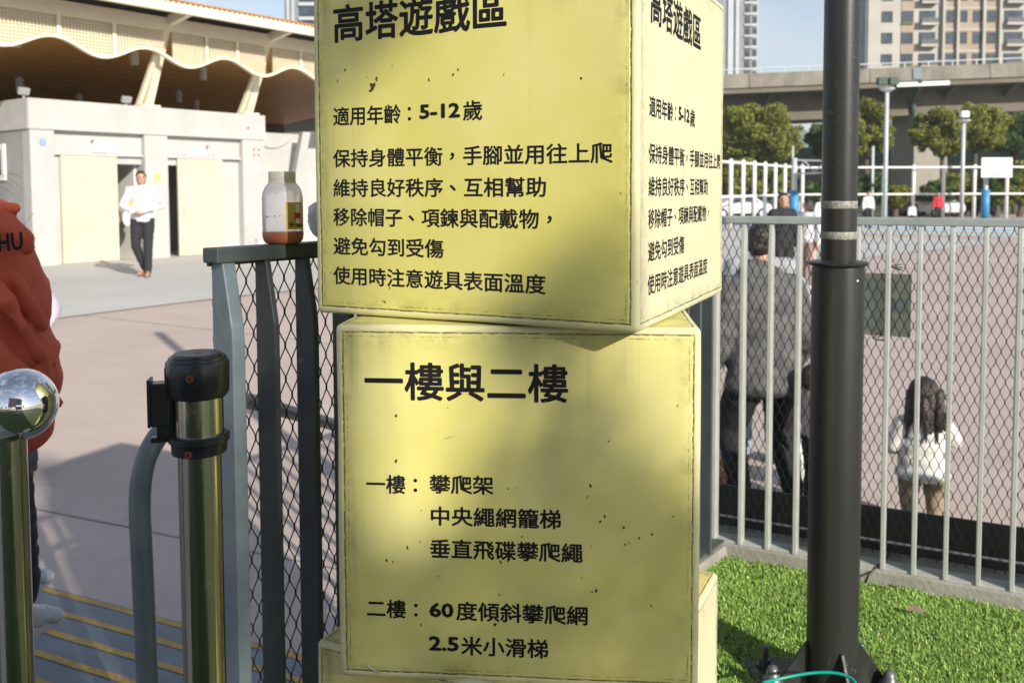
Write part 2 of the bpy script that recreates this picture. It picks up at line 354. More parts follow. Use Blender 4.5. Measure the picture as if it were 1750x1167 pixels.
# ------------------------------------------------------------------ ramp with yellow strips
rd = Vector((.4226, .9063, 0)); rl = Vector((.9063, -.4226, 0))   # down the ramp / across
rp = Vector((-2.23, 4.137, ZC)); up_ = Vector((0, 0, .136))
def rpt(t, s_, dz=0): p = rp + rl * t - rd * s_ + up_ * s_; return Vector((p.x, p.y, p.z + dz))
rm = MB(); rm.add([rpt(-3, 0, .004), rpt(2.45, 0, .004), rpt(2.45, 2.35), rpt(-3, 2.35)], [(0, 1, 2, 3)])
rm.add([rpt(2.45, 0, -.2), rpt(2.45, 0, .004), rpt(2.45, 2.35), rpt(2.45, 2.35, -.5)], [(0, 1, 2, 3)])
ro = rm.build('ramp', M['ramp']); tag(ro, kind='structure')
for k in range(14):
    s0 = .012 + k * .165; mb = MB()
    n = 60; a = []; b = []
    for i in range(n + 1):
        t = -3 + 5.45 * i / n; j = .004 * noise.noise(Vector((t * 6, k * 3, 0)))
        a.append(rpt(t, s0 + j, .006)); b.append(rpt(t, s0 + .040 + .005 * noise.noise(Vector((t * 8, k * 5 + 9, 0))), .006))
    mb.add(a + b, [(i, i + 1, n + 2 + i, n + 1 + i) for i in range(n)])
    mb.build('ramp_strip', M['rampyellow'], ro)
# ------------------------------------------------------------------ turf platform and kerb
fr0, frd = Vector((.847, 3.7017, 0)), Vector((1.81108 - .84699, 3.21124 - 3.70171, 0)).normalized()   # right fence line
fl0, fld = Vector((-.60, 1.80, 0)), Vector((.61, .79, 0)).normalized()                                    # left fence line
def isect(p, d, q, e):
    den = d.x * e.y - d.y * e.x; t = ((q.x - p.x) * e.y - (q.y - p.y) * e.x) / den; return p + d * t
corner = isect(fr0, frd, fl0, fld)
nR = Vector((frd.y, -frd.x, 0)); nR = nR if nR.y < 0 else -nR      # toward the camera
nL = Vector((fld.y, -fld.x, 0)); nL = nL if nL.x > 0 else -nL
plat = MB(); pc = corner
poly = [pc, fr0 + frd * 9, fr0 + frd * 9 + nR * 26, Vector((-14, -22, 0)), fl0 - fld * 5.0, fl0 - fld * .1]
top = [Vector((p.x, p.y, .022)) for p in poly]
plat.add(top, [tuple(range(len(top)))]); 
for i in range(len(top)):
    a, b = top[i], top[(i + 1) % len(top)]
    plat.add([a, b, Vector((b.x, b.y, -.4)), Vector((a.x, a.y, -.4))], [(0, 1, 2, 3)])
tag(plat.build('turf', M['turfbase']), kind='structure')
kb = MB(); L_ = 9
k0 = corner - frd * .12
kb.box(k0 + frd * (L_ / 2) - nR * .06 + nR * .0 + Vector((0, 0, -.16)), (L_, .16 + .10, .48), math.atan2(frd.y, frd.x))
tag(kb.build('kerb', M['kerb'], bevel=.008), kind='structure')
kb = MB(); kb.box(fl0 + fld * 1.1 - nL * .02 + Vector((0, 0, -.2)), (2.6, .16, .54), math.atan2(fld.y, fld.x)); tag(kb.build('kerb', M['kerb'], bevel=.008), kind='structure')

# artificial grass blades where the lawn is seen
def grass():
    N = 150000; rng = np.random.default_rng(3)
    x = rng.uniform(.35, 2.4, N); y = rng.uniform(1.9, 3.8, N)
    q = (x - fr0.x) * nR.x + (y - fr0.y) * nR.y; q += .012 * np.sin(x * 31) + .008 * np.sin(x * 83 + 1)
    ok = (q > .075) & (x > .27 * y * .62) & (x < y * .66); x = x[ok]; y = y[ok]; n = len(x)
    h = rng.uniform(.013, .026, n); a = rng.uniform(0, 2 * math.pi, n); lean = rng.uniform(.1, 1.3, n); wd = rng.uniform(.0009, .0019, n)
    dirx, diry = np.cos(a), np.sin(a); b = a + math.pi / 2 + rng.uniform(-.5, .5, n)
    wx, wy = np.cos(b) * wd, np.sin(b) * wd; z0 = np.full(n, .02)
    v = np.zeros((n, 5, 3))
    v[:, 0] = np.stack([x - wx, y - wy, z0], 1); v[:, 1] = np.stack([x + wx, y + wy, z0], 1)
    mx_, my_ = x + dirx * h * lean * .3, y + diry * h * lean * .3; mz = z0 + h * .62
    v[:, 2] = np.stack([mx_ + wx, my_ + wy, mz], 1); v[:, 3] = np.stack([mx_ - wx, my_ - wy, mz], 1)
    v[:, 4] = np.stack([x + dirx * h * lean, y + diry * h * lean, z0 + h * (1.05 - .35 * lean)], 1)
    me = bpy.data.meshes.new('grass'); idx = np.arange(n) * 5
    quads = np.stack([idx, idx + 1, idx + 2, idx + 3], 1); tris = np.stack([idx + 3, idx + 2, idx + 4], 1)
    me.vertices.add(n * 5); me.vertices.foreach_set('co', v.reshape(-1))
    me.loops.add(n * 7); me.polygons.add(n * 2)
    loops = np.concatenate([quads, tris], 1).reshape(-1); me.loops.foreach_set('vertex_index', loops.astype(np.int32))
    ls = np.stack([np.arange(n) * 7, np.arange(n) * 7 + 4], 1).reshape(-1); me.polygons.foreach_set('loop_start', ls.astype(np.int32))
    me.update(calc_edges=True)
    m, g = newmat('artificial_grass', .5)
    p = g.pos(); r1 = g.nt.nodes.new('ShaderNodeNewGeometry').outputs['Random Per Island']
    c = g.mix(r1, (.17, .34, .04), (.44, .66, .14)); c = g.mix(g.math('MULTIPLY', g.step(g.noise(p, 60, 2), .5, .7), .35), c, (.38, .50, .17)); c = g.mix(g.math('MULTIPLY', g.step(g.noise(p, 4.5, 4), .42, .68), .4), c, (.14, .24, .03)); c = g.mix(g.step(r1, .978, .984), c, (.40, .33, .16))
    g.link(c, 'Base Color'); g.b.inputs['Specular IOR Level'].default_value = .6
    g.b.inputs['Subsurface Weight'].default_value = 0
    me.materials.append(m); o = link('grass', me); tag(o, 'short bright green artificial grass between the fence and the sign boxes', 'artificial grass', kind='stuff')
grass()

# ------------------------------------------------------------------ yellow padded boxes
S = .65
def padded_cube(name, half, m, seed, parent):
    r_ = .011; n = 46
    t = [-1 + 2 * i / n for i in range(n + 1)]
    t = [math.copysign(1 - (1 - abs(x)) ** 1.7, x) for x in t]      # finer rows near the edges
    me = bmesh.new(); cache = {}
    def vert(p):
        k = tuple(round(c, 6) for c in p)
        if k in cache: return cache[k]
        q = Vector(p) * half; inner = Vector([max(-half + r_, min(half - r_, c)) for c in q]); d = q - inner
        if d.length > 1e-9:
            q = inner + d.normalized() * r_
        nrm = d.normalized() if d.length > 1e-9 else Vector()
        e = sorted([half - abs(c) for c in q])
        pil = -.0016 * math.exp(-((e[1] - .0145) / .0035) ** 2)      # seam groove
        w_ = noise.noise(q * 5 + Vector((seed, 0, 0))) * .0016 + noise.noise(q * 17 + Vector((seed, 3, 0))) * .0005
        q = q + nrm * (pil + w_); v = me.verts.new(q); cache[k] = v; return v
    for ax in range(3):
        for sgn in (-1, 1):
            for i in range(n):
                for j in range(n):
                    quad = []
                    for (a, b) in ((i, j), (i + 1, j), (i + 1, j + 1), (i, j + 1)):
                        p = [0, 0, 0]; p[ax] = sgn; p[(ax + 1) % 3] = t[a]; p[(ax + 2) % 3] = t[b]; quad.append(vert(p))
                    if sgn < 0: quad.reverse()
                    me.faces.new(quad)
    mm = bpy.data.meshes.new(name); me.to_mesh(mm); me.free(); mm.materials.append(m); mm.polygons.foreach_set('use_smooth', [True] * len(mm.polygons))
    o = link(name, mm, parent); o.location = (0, 0, half); SKIN[parent] = BVHTree.FromPolygons([v.co + Vector((0, 0, half)) for v in mm.vertices], [tuple(p.vertices) for p in mm.polygons]); return o
SKIN = {}
def lay(me, parent, face, gap=.0003):
    """drop every vertex of a flat print onto the cushion's skin, keeping its own small relief"""
    d = Vector((0, 1, 0)) if face == 'front' else Vector((-1, 0, 0)); t = SKIN[parent]
    for v in me.vertices:
        rel = (-S / 2 - .0042 - v.co.y) if face == 'front' else (v.co.x - S / 2 - .0042)
        h = t.ray_cast(v.co - d * .1, d)
        if h[0] is not None: v.co = h[0] - d * (gap + max(0, rel))
def box_center(cx, cy, ang):
    a = R(ang); ex = Vector((math.cos(a), -math.sin(a), 0)); ey = Vector((math.sin(a), math.cos(a), 0))
    return Vector((cx, cy, 0)) - ex * S / 2 + ey * S / 2
UB = box_center(.20644, 1.46522, 25.14); LB = box_center(.328, 1.54186, 5.13); BB = box_center(.198, 1.442, 25.3)
ub = empty('sign_cube', (UB.x, UB.y, 1.2924), -R(25.14), 'golden yellow padded cube lettered 高塔遊戲區 on two faces, topmost of the stack', 'sign cube', 'stacked yellow padded cubes')
lb = empty('sign_cube', (LB.x, LB.y, .6415), -R(5.13), 'yellow padded cube lettered 一樓與二樓, middle of the stack', 'sign cube', 'stacked yellow padded cubes')
bb = empty('sign_cube', (BB.x, BB.y, .0), -R(25.3), 'plain yellow padded cube standing on the ground under the lettered cubes', 'sign cube', 'stacked yellow padded cubes')
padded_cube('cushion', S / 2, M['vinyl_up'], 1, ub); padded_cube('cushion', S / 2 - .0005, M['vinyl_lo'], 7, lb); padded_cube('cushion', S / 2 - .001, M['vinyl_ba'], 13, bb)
def face_M(face, u, z):
    """matrix that lays text drawn in XY onto a cube face: u metres from its left edge, z metres above its bottom"""
    if face == 'front':
        return Matrix.Translation((-S / 2 + u, -S / 2 - .0042, z)) @ Matrix.Rotation(math.pi / 2, 4, 'X')
    return Matrix.Translation((S / 2 + .0042, -S / 2 + u, z)) @ Matrix.Rotation(math.pi / 2, 4, 'Z') @ Matrix.Rotation(math.pi / 2, 4, 'X')
GL = {}
def line(parent, face, s, u, zbot, pitch, u2=None, off=.022, tall=1.0):
    """one line of lettering: every full-width character sits in its own square cell, punctuation centred in it"""
    latin = all(ord(c) < 256 for c in s)
    if latin:
        me = text_mesh(s, pitch, off); xs = [v.co.x for v in me.vertices]; x0, x1 = min(xs), max(xs); k = ((u2 - u) / (x1 - x0)) if u2 else 1
        me.transform(Matrix.Diagonal((k, tall, 1, 1)) @ Matrix.Translation((-x0, 0, 0)))
    else:
        mb = MB(); n = len(s); adv = ((u2 - u) / (n - .06)) if u2 else pitch
        for i, ch in enumerate(s):
            key = (ch, off)
            if key not in GL:
                q = text_mesh(ch, 1.0, off); GL[key] = (np.array([v.co[:] for v in q.vertices]), [tuple(p.vertices) for p in q.polygons]); bpy.data.meshes.remove(q)
            vs, fs = GL[key]; vs = vs.copy(); vs[:, 2] *= pitch
            if ch in '：，、':
                vs[:, 0] += .47 - (vs[:, 0].max() + vs[:, 0].min()) / 2; vs[:, 1] += .36 - (vs[:, 1].max() + vs[:, 1].min()) / 2
            vs[:, 0] = (vs[:, 0] - .03 + i) * adv; vs[:, 1] *= pitch * tall
            mb.add(vs.tolist(), fs)
        me = mb.mesh('text', [])
    o = place_text(me, face_M(face, u, zbot + .088 * pitch * tall), M['ink'], 'text_line', parent); lay(o.data, parent, face); tag(o, kind='stuff')
Z0 = 1.2924
def upper_text(face, du):
    line(ub, face, '高塔遊戲區', .050 + du, 1.8085 - Z0, .073, .4145 + du, tall=1.0)
    line(ub, face, '適用年齡：', .048 + du, 1.652 - Z0, .040, .235 + du, tall=.93, off=.019)
    line(ub, face, '5-12', .238 + du, 1.6565 - Z0, .037, .322 + du, off=.036, tall=.93)
    line(ub, face, '歲', .328 + du, 1.652 - Z0, .040, .366 + du, tall=.93, off=.019)
    line(ub, face, '保持身體平衡，手腳並用往上爬', .047 + du, 1.5735 - Z0, .040, .605 + du, tall=.9, off=.019)
    line(ub, face, '維持良好秩序、互相幫助', .046 + du, 1.5175 - Z0, .040, .487 + du, tall=.9, off=.019)
    line(ub, face, '移除帽子、項鍊與配戴物，', .045 + du, 1.4625 - Z0, .040, .512 + du, tall=.9, off=.019)
    line(ub, face, '避免勾到受傷', .044 + du, 1.407 - Z0, .040, .285 + du, tall=.9, off=.019)
    line(ub, face, '使用時注意遊具表面溫度', .043 + du, 1.3505 - Z0, .040, .485 + du, tall=.9, off=.019)
upper_text('front', 0); upper_text('right', .009)
Z1 = .6415
line(lb, 'front', '一樓與二樓', .0545, 1.156 - Z1, .073, .418, tall=.98, off=.021)
line(lb, 'front', '一樓：', .055, .9852 - Z1, .0385, .163, tall=.93); line(lb, 'front', '攀爬架', .171, .9875 - Z1, .0385, .2855, tall=.93)
line(lb, 'front', '中央繩網籠梯', .1705, .929 - Z1, .0395, .406, tall=.93)
line(lb, 'front', '垂直飛碟攀爬繩', .170, .8695 - Z1, .0395, .444, tall=.93)
line(lb, 'front', '二樓：', .053, .756 - Z1, .0385, .162, tall=.93); line(lb, 'front', '60', .168, .7585 - Z1, .038, .2125, off=.036, tall=.93); line(lb, 'front', '度傾斜攀爬網', .2175, .756 - Z1, .0395, .4537, tall=.93)
line(lb, 'front', '2.5', .1665, .6965 - Z1, .038, .2215, off=.036, tall=.93); line(lb, 'front', '米小滑梯', .226, .692 - Z1, .0395, .383, tall=.93)
UPM = [(0.18, 1.758), (0.076, 1.756), (0.124, 1.74), (0.308, 1.734), (0.318, 1.742), (0.258, 1.728), (0.55, 1.714), (0.408, 1.729), (0.154, 1.323), (0.159, 1.321), (0.036, 1.372), (0.619, 1.523), (0.17, 1.348), (0.058, 1.736)]
LOWM = [(0.111, 1.127), (0.205, 1.143), (0.11, 1.044), (0.49, 1.089), (0.452, 0.989), (0.475, 0.945), (0.483, 0.955), (0.516, 0.935), (0.519, 0.905), (0.526, 0.908), (0.543, 0.917), (0.566, 0.925), (0.602, 0.958), (0.442, 0.842), (0.461, 0.818), (0.468, 0.82), (0.565, 0.796), (0.185, 0.836), (0.152, 0.898), (0.155, 0.956), (0.129, 0.887), (0.091, 0.862), (0.102, 0.86), (0.295, 0.806), (0.152, 0.745), (0.163, 0.745), (0.287, 0.75), (0.312, 0.999), (0.327, 1.0), (0.458, 1.009), (0.336, 0.913), (0.298, 0.866), (0.311, 0.869), (0.459, 0.9), (0.609, 1.154)]
def scuffs(parent, lst, z0, big=()):
    mb = MB()
    def blotch(u, z, r, asp, rot, jag=.35):
        n = 9; pts = []
        for k in range(n):
            a = 2 * math.pi * k / n; rr = r * (1 + random.uniform(-jag, jag)); x, y = rr * math.cos(a), rr * asp * math.sin(a)
            pts.append((x * math.cos(rot) - y * math.sin(rot), x * math.sin(rot) + y * math.cos(rot)))
        mb.prism([(-S / 2 + u + a, -S / 2 - .0036, z - z0 + b) for a, b in pts], (0, -.0005, 0))
    for u, z in lst: blotch(u, z, random.uniform(.0018, .0038), random.uniform(.35, .75), random.uniform(.6, 2.2))
    for b in big: blotch(*b)
    o = mb.build('scuff_marks', M['scuff'], parent); lay(o.data, parent, 'front', .0002); tag(o, kind='stuff')
scuffs(ub, UPM, Z0, [(.139, 1.724, .0085, .35, 1.0, .5), (.132, 1.7155, .006, .4, .3, .5), (.146, 1.734, .0045, .5, 1.6, .5), (.136, 1.722, .006, .5, 2.2, .5)])
scuffs(lb, LOWM, Z1)
mb = MB(); mb.prism([(-S / 2 + .200, -S / 2 - .0036, 1.088 - Z1), (-S / 2 + .216, -S / 2 - .0036, 1.0935 - Z1), (-S / 2 + .217, -S / 2 - .0036, 1.0945 - Z1), (-S / 2 + .203, -S / 2 - .0036, 1.0905 - Z1)], (0, -.0004, 0)); mb.build('paint_smear', M['scuff_blue'], lb)
# torn flap of vinyl at the lower left of the middle cube, black scrap of strap beside it
fl = MB(); bx = -S / 2; fy = -S / 2 - .003
fl.add([(bx + .050, fy, .030), (bx + .060, fy - .007, .024), (bx + .083, fy - .010, .0165), (bx + .078, fy - .001, .013), (bx + .070, fy - .001, .011)], [(0, 1, 2, 3), (0, 3, 4)])
fl.build('torn_flap', mat('torn_vinyl', (.55, .53, .42), (.42, .40, .30), 60, .7), lb)
sb = MB(); 
pts = [(-.298, -.262, .6512), (-.27, -.235, .674), (-.235, -.21, .677), (-.2, -.20, .662), (-.2, -.235, .654), (-.26, -.262, .6525)]
sb.prism([Vector(p) for p in pts], (0, .0, .004)); sb.build('strap_scrap', M['zip'], bb)

# ------------------------------------------------------------------ fences
def fence_mesh(p0, d, length, z0, z1, off, parent, wire=.0015):
    """woven wire: zigzag wires that touch their neighbours at short twisted knots"""
    px, pz, kn = .0325, .0742, .012; mb = MB(); ncol = int(length / (px / 2)); nrow = int((z1 - z0) / pz) + 1
    V3 = lambda s_, z: p0 + d * s_ + off + Vector((0, 0, z))
    for i in range(int(length / px)):
        for sg in (0, 1):
            pts = []; s_c = (i + .5) * px; z = z1
            k = 0
            while z > z0:
                inner = (k % 2 == 0)
                s_ = s_c + (px / 2 - .0011) * (1 if sg else -1) * (1 if (k % 2 == 0) else -1) * .5 * 2 * .5
                s_ = s_c + (-.5 if sg == 0 else .5) * (px - .002) * (1 if k % 2 == 0 else 0) + (0 if k % 2 == 0 else (-.0011 if sg == 0 else .0011))
                pts.append(V3(s_, z)); pts.append(V3(s_, max(z - kn, z0 - .01))); z -= pz / 2; k += 1
            mb.tube(pts, wire, 4, False)
    o = mb.build('wire_mesh', M['wire'], parent); return tag(o, kind='stuff')
def fin(d, n, w0, w1, th, h, taper):
    """flat bar standing on the fence line, narrow at the top: profile in the plane of n, extruded along d"""
    poly = [Vector((0, 0, 0)), n * w1, n * w1 + Vector((0, 0, h - taper)), n * (w1 * .97) + Vector((0, 0, h - taper + .03)), n * w0 + Vector((0, 0, h)), Vector((0, 0, h))]
    return MB().prism(poly, d * th)
lf = empty('fence', fl0, 0, 'grey fence with wide upright bars and wire mesh left of the yellow cubes', 'fence')
fm = fin(fld, nL, .034, .062, .014, 1.315, .165).mesh('bar', M['fencegrey'])
fe = fin(fld, nL, .036, .066, .03, 1.315, .165).mesh('bar', M['fenceskylit'])
for k in range(22):
    o = link('bar', fe if k == 0 else fm, lf, .0025); o.location = fld * (-.005 + .104 * k) + Vector((0, 0, .08))
    if k == 0: tag(o, 'end bar with sky light put into its pale blue-grey colour, chipped paint at the top')
rb = MB(); ang = math.atan2(fld.y, fld.x)
rb.box(fld * 1.16 + nL * .018 + Vector((0, 0, 1.402)), (2.36, .05, .030), ang); rb.build('top_rail', M['fencegrey'], lf, bevel=.003)
rb = MB(); rb.box(fld * 1.16 + nL * .018 + Vector((0, 0, .085)), (2.36, .06, .008), ang); rb.build('base_plate', M['fencegrey'], lf)
rb = MB(); rb.box(fld * 1.16 - nL * .004 + Vector((0, 0, 1.384)), (2.34, .008, .010), ang); rb.build('mesh_clamp', M['fencegrey'], lf)
fence_mesh(Vector((0, 0, 0)), fld, 2.3, .10, 1.385, -nL * .006, lf)
rf = empty('fence', (fr0.x, fr0.y, 0), 0, 'pale grey fence with thin upright bars and wire mesh right of the yellow cubes', 'fence')
fm = fin(frd, nR, .034, .062, .017, 1.325, .165).mesh('bar', M['fencepale'])
for k in range(-1, 34):
    o = link('bar', fm, rf, .003); o.location = frd * (.0 + .108 * k) + Vector((0, 0, .08))
ang = math.atan2(frd.y, frd.x); LL = 3.8
rb = MB(); rb.box(frd * (LL / 2 - .1) + nR * .018 + Vector((0, 0, 1.405)), (LL, .05, .030), ang); rb.build('top_rail', M['railpale'], rf, bevel=.004)
rb = MB(); rb.box(frd * (LL / 2 - .1) + nR * .016 + Vector((0, 0, .084)), (LL, .075, .008), ang); rb.build('base_plate', M['fencepale'], rf)
fence_mesh(Vector((0, 0, 0)) - frd * .1, frd, 3.7, .10, 1.388, -nR * .006, rf)
kk = MB(); kk.box(frd * 1.6 - nR * .14 + Vector((0, 0, .19)), (4.2, .012, .13), ang); kk.build('kick_board', M['kick'], rf)
kk = MB(); kk.box(frd * 1.6 - nR * .14 + Vector((0, 0, .055)), (4.2, .012, .115), ang); kk.build('kick_board', M['kick'], rf)
# see-through notice hung on the back of the mesh with cable ties
nb = empty('notice_panel', rf.location + frd * 0, 0, 'faded plastic notice hung on the wire mesh right of the black pole, seen from behind', 'notice')
pm = mat('faded_plastic_sheet', (.72, .72, .62), (.78, .78, .68), 6, .4); pm2 = mat('faded_print_blue', (.62, .67, .70), (.70, .74, .75), 8, .4); pm3 = mat('faded_print_teal', (.50, .60, .60), (.58, .65, .65), 14, .4)
A3 = Matrix.Rotation(ang, 3, 'Z')
def seethru(m):
    nt = m.node_tree; b = nt.nodes['Principled BSDF']; t = nt.nodes.new('ShaderNodeBsdfTranslucent'); x = nt.nodes.new('ShaderNodeMixShader'); x.inputs[0].default_value = .15
    l = [k for k in nt.links if k.to_socket == b.inputs['Base Color']]; nt.links.new(l[0].from_socket, t.inputs['Color']); nt.links.new(b.outputs[0], x.inputs[1]); nt.links.new(t.outputs[0], x.inputs[2]); nt.links.new(x.outputs[0], nt.nodes['Material Output'].inputs['Surface'])
for m_ in (pm, pm2, pm3): seethru(m_)
def npn(s0, s1, z0, z1, off, m, nm): MB().box(frd * ((s0 + s1) / 2) - nR * off + Vector((0, 0, (z0 + z1) / 2)), (s1 - s0, .0012, z1 - z0), ang).build(nm, m, nb)
npn(.555, .735, .965, 1.205, .016, pm, 'sheet'); npn(.560, .612, .985, 1.185, .0145, pm2, 'print_patch'); npn(.64, .72, 1.055, 1.11, .0145, pm3, 'print_patch')
tz = MB()
for s_, z in ((.655, 1.235), (.60, .955)):
    for q in range(5):
        a = random.uniform(-.6, 1.2); tz.tube([frd * s_ - nR * .01 + Vector((0, 0, z)), frd * (s_ + .02 * math.cos(a)) + nR * .006 + Vector((0, 0, z + .014 * math.sin(a))), frd * (s_ + .05 * math.cos(a)) + nR * .01 + Vector((0, 0, z + .03 * math.sin(a)))], .0016, 5)
tz.build('cable_tie', M['zip'], nb)
# black cable creeping over the kerb
cb = MB(); c0 = fr0 + frd * .67
cb.tube([c0 - nR * .10 + Vector((0, 0, .095)), c0 + nR * -.03 + Vector((0, 0, .1)), c0 + nR * .05 - frd * .03 + Vector((0, 0, .088)), c0 + nR * .088 - frd * .06 + Vector((0, 0, .06)), c0 + nR * .10 - frd * .07 + Vector((0, 0, .03))], .0045, 8)
tag(cb.build('cable', M['zip'], smooth=True), 'short black cable running under the pale fence onto the concrete kerb', 'cable')
# dry leaf
lv = MB(); n = 9; pts = []
for i in range(n + 1):
    t = i / n; wd = .011 * math.sin(math.pi * min(1, t * 1.05)) ** .7; z = .012 * math.sin(t * 2.6)
    pts.append([(-.034 + .068 * t, -wd, z + .005), (-.034 + .068 * t, 0, z), (-.034 + .068 * t, wd, z + .009)])
lv.add([p for r_ in pts for p in r_], [f for i in range(n) for f in ((i * 3, i * 3 + 1, i * 3 + 4, i * 3 + 3), (i * 3 + 1, i * 3 + 2, i * 3 + 5, i * 3 + 4))])
o = lv.build('dry_leaf', M['brownleaf'], smooth=True); o.location = (1.409, 3.072, .045); o.rotation_euler = (.25, .1, -.35); tag(o, 'curled brown dry leaf lying on the green turf', 'leaf')

# ------------------------------------------------------------------ black steel pole
pr = empty('steel_pole', (.946, 2.60, .02), 0, 'thick black steel pole with grey tape bands standing on the turf', 'pole')
rlo, rup, rfl = .0735, .0495, .0845
zf = P(1437, 447, 2.6).z - .02
MB().lathe([(rlo, 0), (rlo, zf - .02), (rlo - .002, zf - .008)], n=48).build('lower_tube', M['pole'], pr, sharp=40)
MB().lathe([(rlo, zf - .012), (rfl - .003, zf - .010), (rfl, zf - .006), (rfl, zf - .002), (rfl - .004, zf + .001), (rup + .004, zf + .002), (rup, zf + .006)], n=48).build('flange', M['pole'], pr, sharp=40)
MB().lathe([(rup, zf), (rup, zf + 2.6)], n=48).build('upper_tube', M['pole'], pr, sharp=40)
for y0, y1 in ((344, 357), (397, 410)):
    a, b = P(1439, y0, 2.55).z - .02, P(1439, y1, 2.55).z - .02
    MB().lathe([(rup + .0005, b), (rup + .0009, b + .001), (rup + .0009, a - .001), (rup + .0005, a)], n=48).build('tape_band', M['reflector'], pr, smooth=True)
MB().box((0, 0, .008), (.40, .40, .016), .1).build('base_plate', M['pole'], pr, bevel=.003)
for k in range(4):
    a = k * math.pi / 2 - math.pi / 2 + .03; d = Vector((math.cos(a), math.sin(a), 0)); t = Vector((-d.y, d.x, 0))
    hg = .17
    poly = [d * (rlo - .004) + Vector((0, 0, .016)), d * .178 + Vector((0, 0, .016)), d * .178 + Vector((0, 0, .03)), d * (rlo + .014) + Vector((0, 0, hg - .012)), d * (rlo + .006) + Vector((0, 0, hg)), d * (rlo - .004) + Vector((0, 0, hg))]
    MB().prism([p - t * .006 for p in poly], t * .012).build('gusset', M['pole'], pr, bevel=.003)
    a2 = a + math.pi / 4; q = Vector((math.cos(a2), math.sin(a2), 0)) * .215
    bl = MB(); bl.lathe([(.028, .016), (.028, .022), (.019, .022), (.019, .040), (.012, .041), (.012, .075), (.009, .080), (0, .081)], q, 6); bl.build('anchor_bolt', M['boltgrey'], pr, sharp=30)
MB().sphere((.031, -.0665, zf - .05), (.004, .0015, .003), 10, 6).build('paint_chip', M['whitepaint'], pr)
mb = MB(); c_ = Vector((-.12, -.16, .045))
mb.tube([c_ + Vector((.13 * math.cos(a), .05 * math.sin(a), .085 + .01 * math.sin(a * 2))) for a in [i * .25 for i in range(-1, 14)]], .0045, 8)
o = mb.build('cord', M['teal'], smooth=True); o.location = pr.location; tag(o, 'teal cord looped round the foot of the black pole', 'cord')
for s_ in (-.175, .16):
    mb = MB(); mb.lathe([(.02, 0), (.030, .012), (.031, .035), (.022, .045), (.017, .062), (.013, .072), (0, .076)], (s_ * 1.0, -.03 if s_ > 0 else .0, .02), 14)
    o = mb.build('sandbag_weight' if 0 else 'bolt_cap', M['boltgrey'], pr, smooth=True)

# ------------------------------------------------------------------ stanchion with black head
Ys = 1.5
def Zs(py): return P(335, py, Ys).z
sx, sy = P(343, 850, Ys).x, Ys
st = empty('stanchion', (sx, sy, .022), 0, 'stainless steel stanchion with black plastic head and belt clip', 'stanchion'); z_ = lambda py: Zs(py) - .022
rp_ = .0352
MB().lathe([(rp_, .004), (rp_, z_(768))], n=40).build('pole', M['steel'], st, sharp=40)
MB().lathe([(.17, 0), (.17, .006), (.15, .016), (.04, .03), (rp_ + .001, .04)], n=40).build('base', M['steel'], st, sharp=40)
MB().lathe([(.0405, z_(745)), (.0405, z_(655))], n=40).build('sleeve', M['steel'], st, sharp=40)
zt_, zb_ = z_(614), z_(668)
MB().lathe([(.0455, zb_ - .008), (.0505, zb_), (.0512, zb_ + .03), (.0515, zt_ - .004), (.0495, zt_), (.047, zt_ + .0005), (.0465, zt_ + .004), (.0445, zt_ + .0065), (.041, zt_ + .0068), (.0405, zt_ + .0095), (.038, zt_ + .0105), (0, zt_ + .0105)], n=48).build('cap', M['blackplastic'], st, sharp=35)
MB().lathe([(.0375, zt_ + .0106), (.0375, zt_ + .0113), (.006, zt_ + .0113), (.006, zt_ + .0106)], n=40).build('label_ring', M['capdisc'], st, sharp=30)
MB().lathe([(.0058, zt_ + .0105), (.0058, zt_ + .0108), (0, zt_ + .0108)], n=16).build('screw_cover', M['rust'], st)
ze, zd = z_(741), z_(771)
MB().lathe([(.0365, zd - .003), (.0445, zd), (.0455, zd + .016), (.0458, ze - .012), (.0495, ze - .010), (.0495, ze), (.0465, ze + .002), (.0415, ze + .002)], n=48).build('collar', M['blackplastic'], st, sharp=35)
for ang_, zz, rr in ((-85, z_(637), .0512), (-93, z_(764), .0455)):
    a = R(ang_); c = Vector((math.cos(a), math.sin(a), 0)) * rr + Vector((0, 0, zz)); q = Matrix.Rotation(a, 3, 'Z') @ Matrix.Rotation(math.pi / 2, 3, 'Y')
    mb = MB(); ring = [c + q @ Vector((.0062 * math.cos(t), .0062 * math.sin(t), 0)) for t in [2 * math.pi * k / 14 for k in range(14)]]
    mb.prism(ring, q @ Vector((0, 0, .0012)))
    sc_ = mb.build('screw', M['rust'], st)
    mb = MB(); mb.box(c + q @ Vector((0, 0, .0012)), (.007, .0016, .0014), M3=q); mb.box(c + q @ Vector((0, 0, .00125)), (.0016, .007, .0014), M3=q); mb.build('slot', M['screwhole'], sc_)
# belt cassette on the left side of the head
a = R(192); q = Matrix.Rotation(a, 3, 'Z'); zc1, zc0 = z_(650), z_(722)
cs = MB(); cs.box(q @ Vector((.059, 0, 0)) + Vector((0, 0, (zc1 + zc0) / 2)), (.031, .030, zc1 - zc0), M3=q); cas = cs.build('belt_cassette', M['blackplastic'], st, bevel=.002)
cs = MB(); cs.box(q @ Vector((.0765, 0, 0)) + Vector((0, 0, (zc1 + zc0) / 2 + .003)), (.005, .034, zc1 - zc0 + .008), M3=q); cs.build('end_plate', M['blackplastic'], cas, bevel=.001)
rg = MB()
for k in range(15):      # fine slanted ribs on its face
    zz = zc0 + .006 + (zc1 - zc0 - .012) * k / 14
    rg.box(q @ Vector((.059, .0152, 0)) + Vector((0, 0, zz)), (.026, .0014, .0017), M3=q @ Matrix.Rotation(.5, 3, 'Y'))
rg.build('grip_ribs', M['blackplastic'], cas)
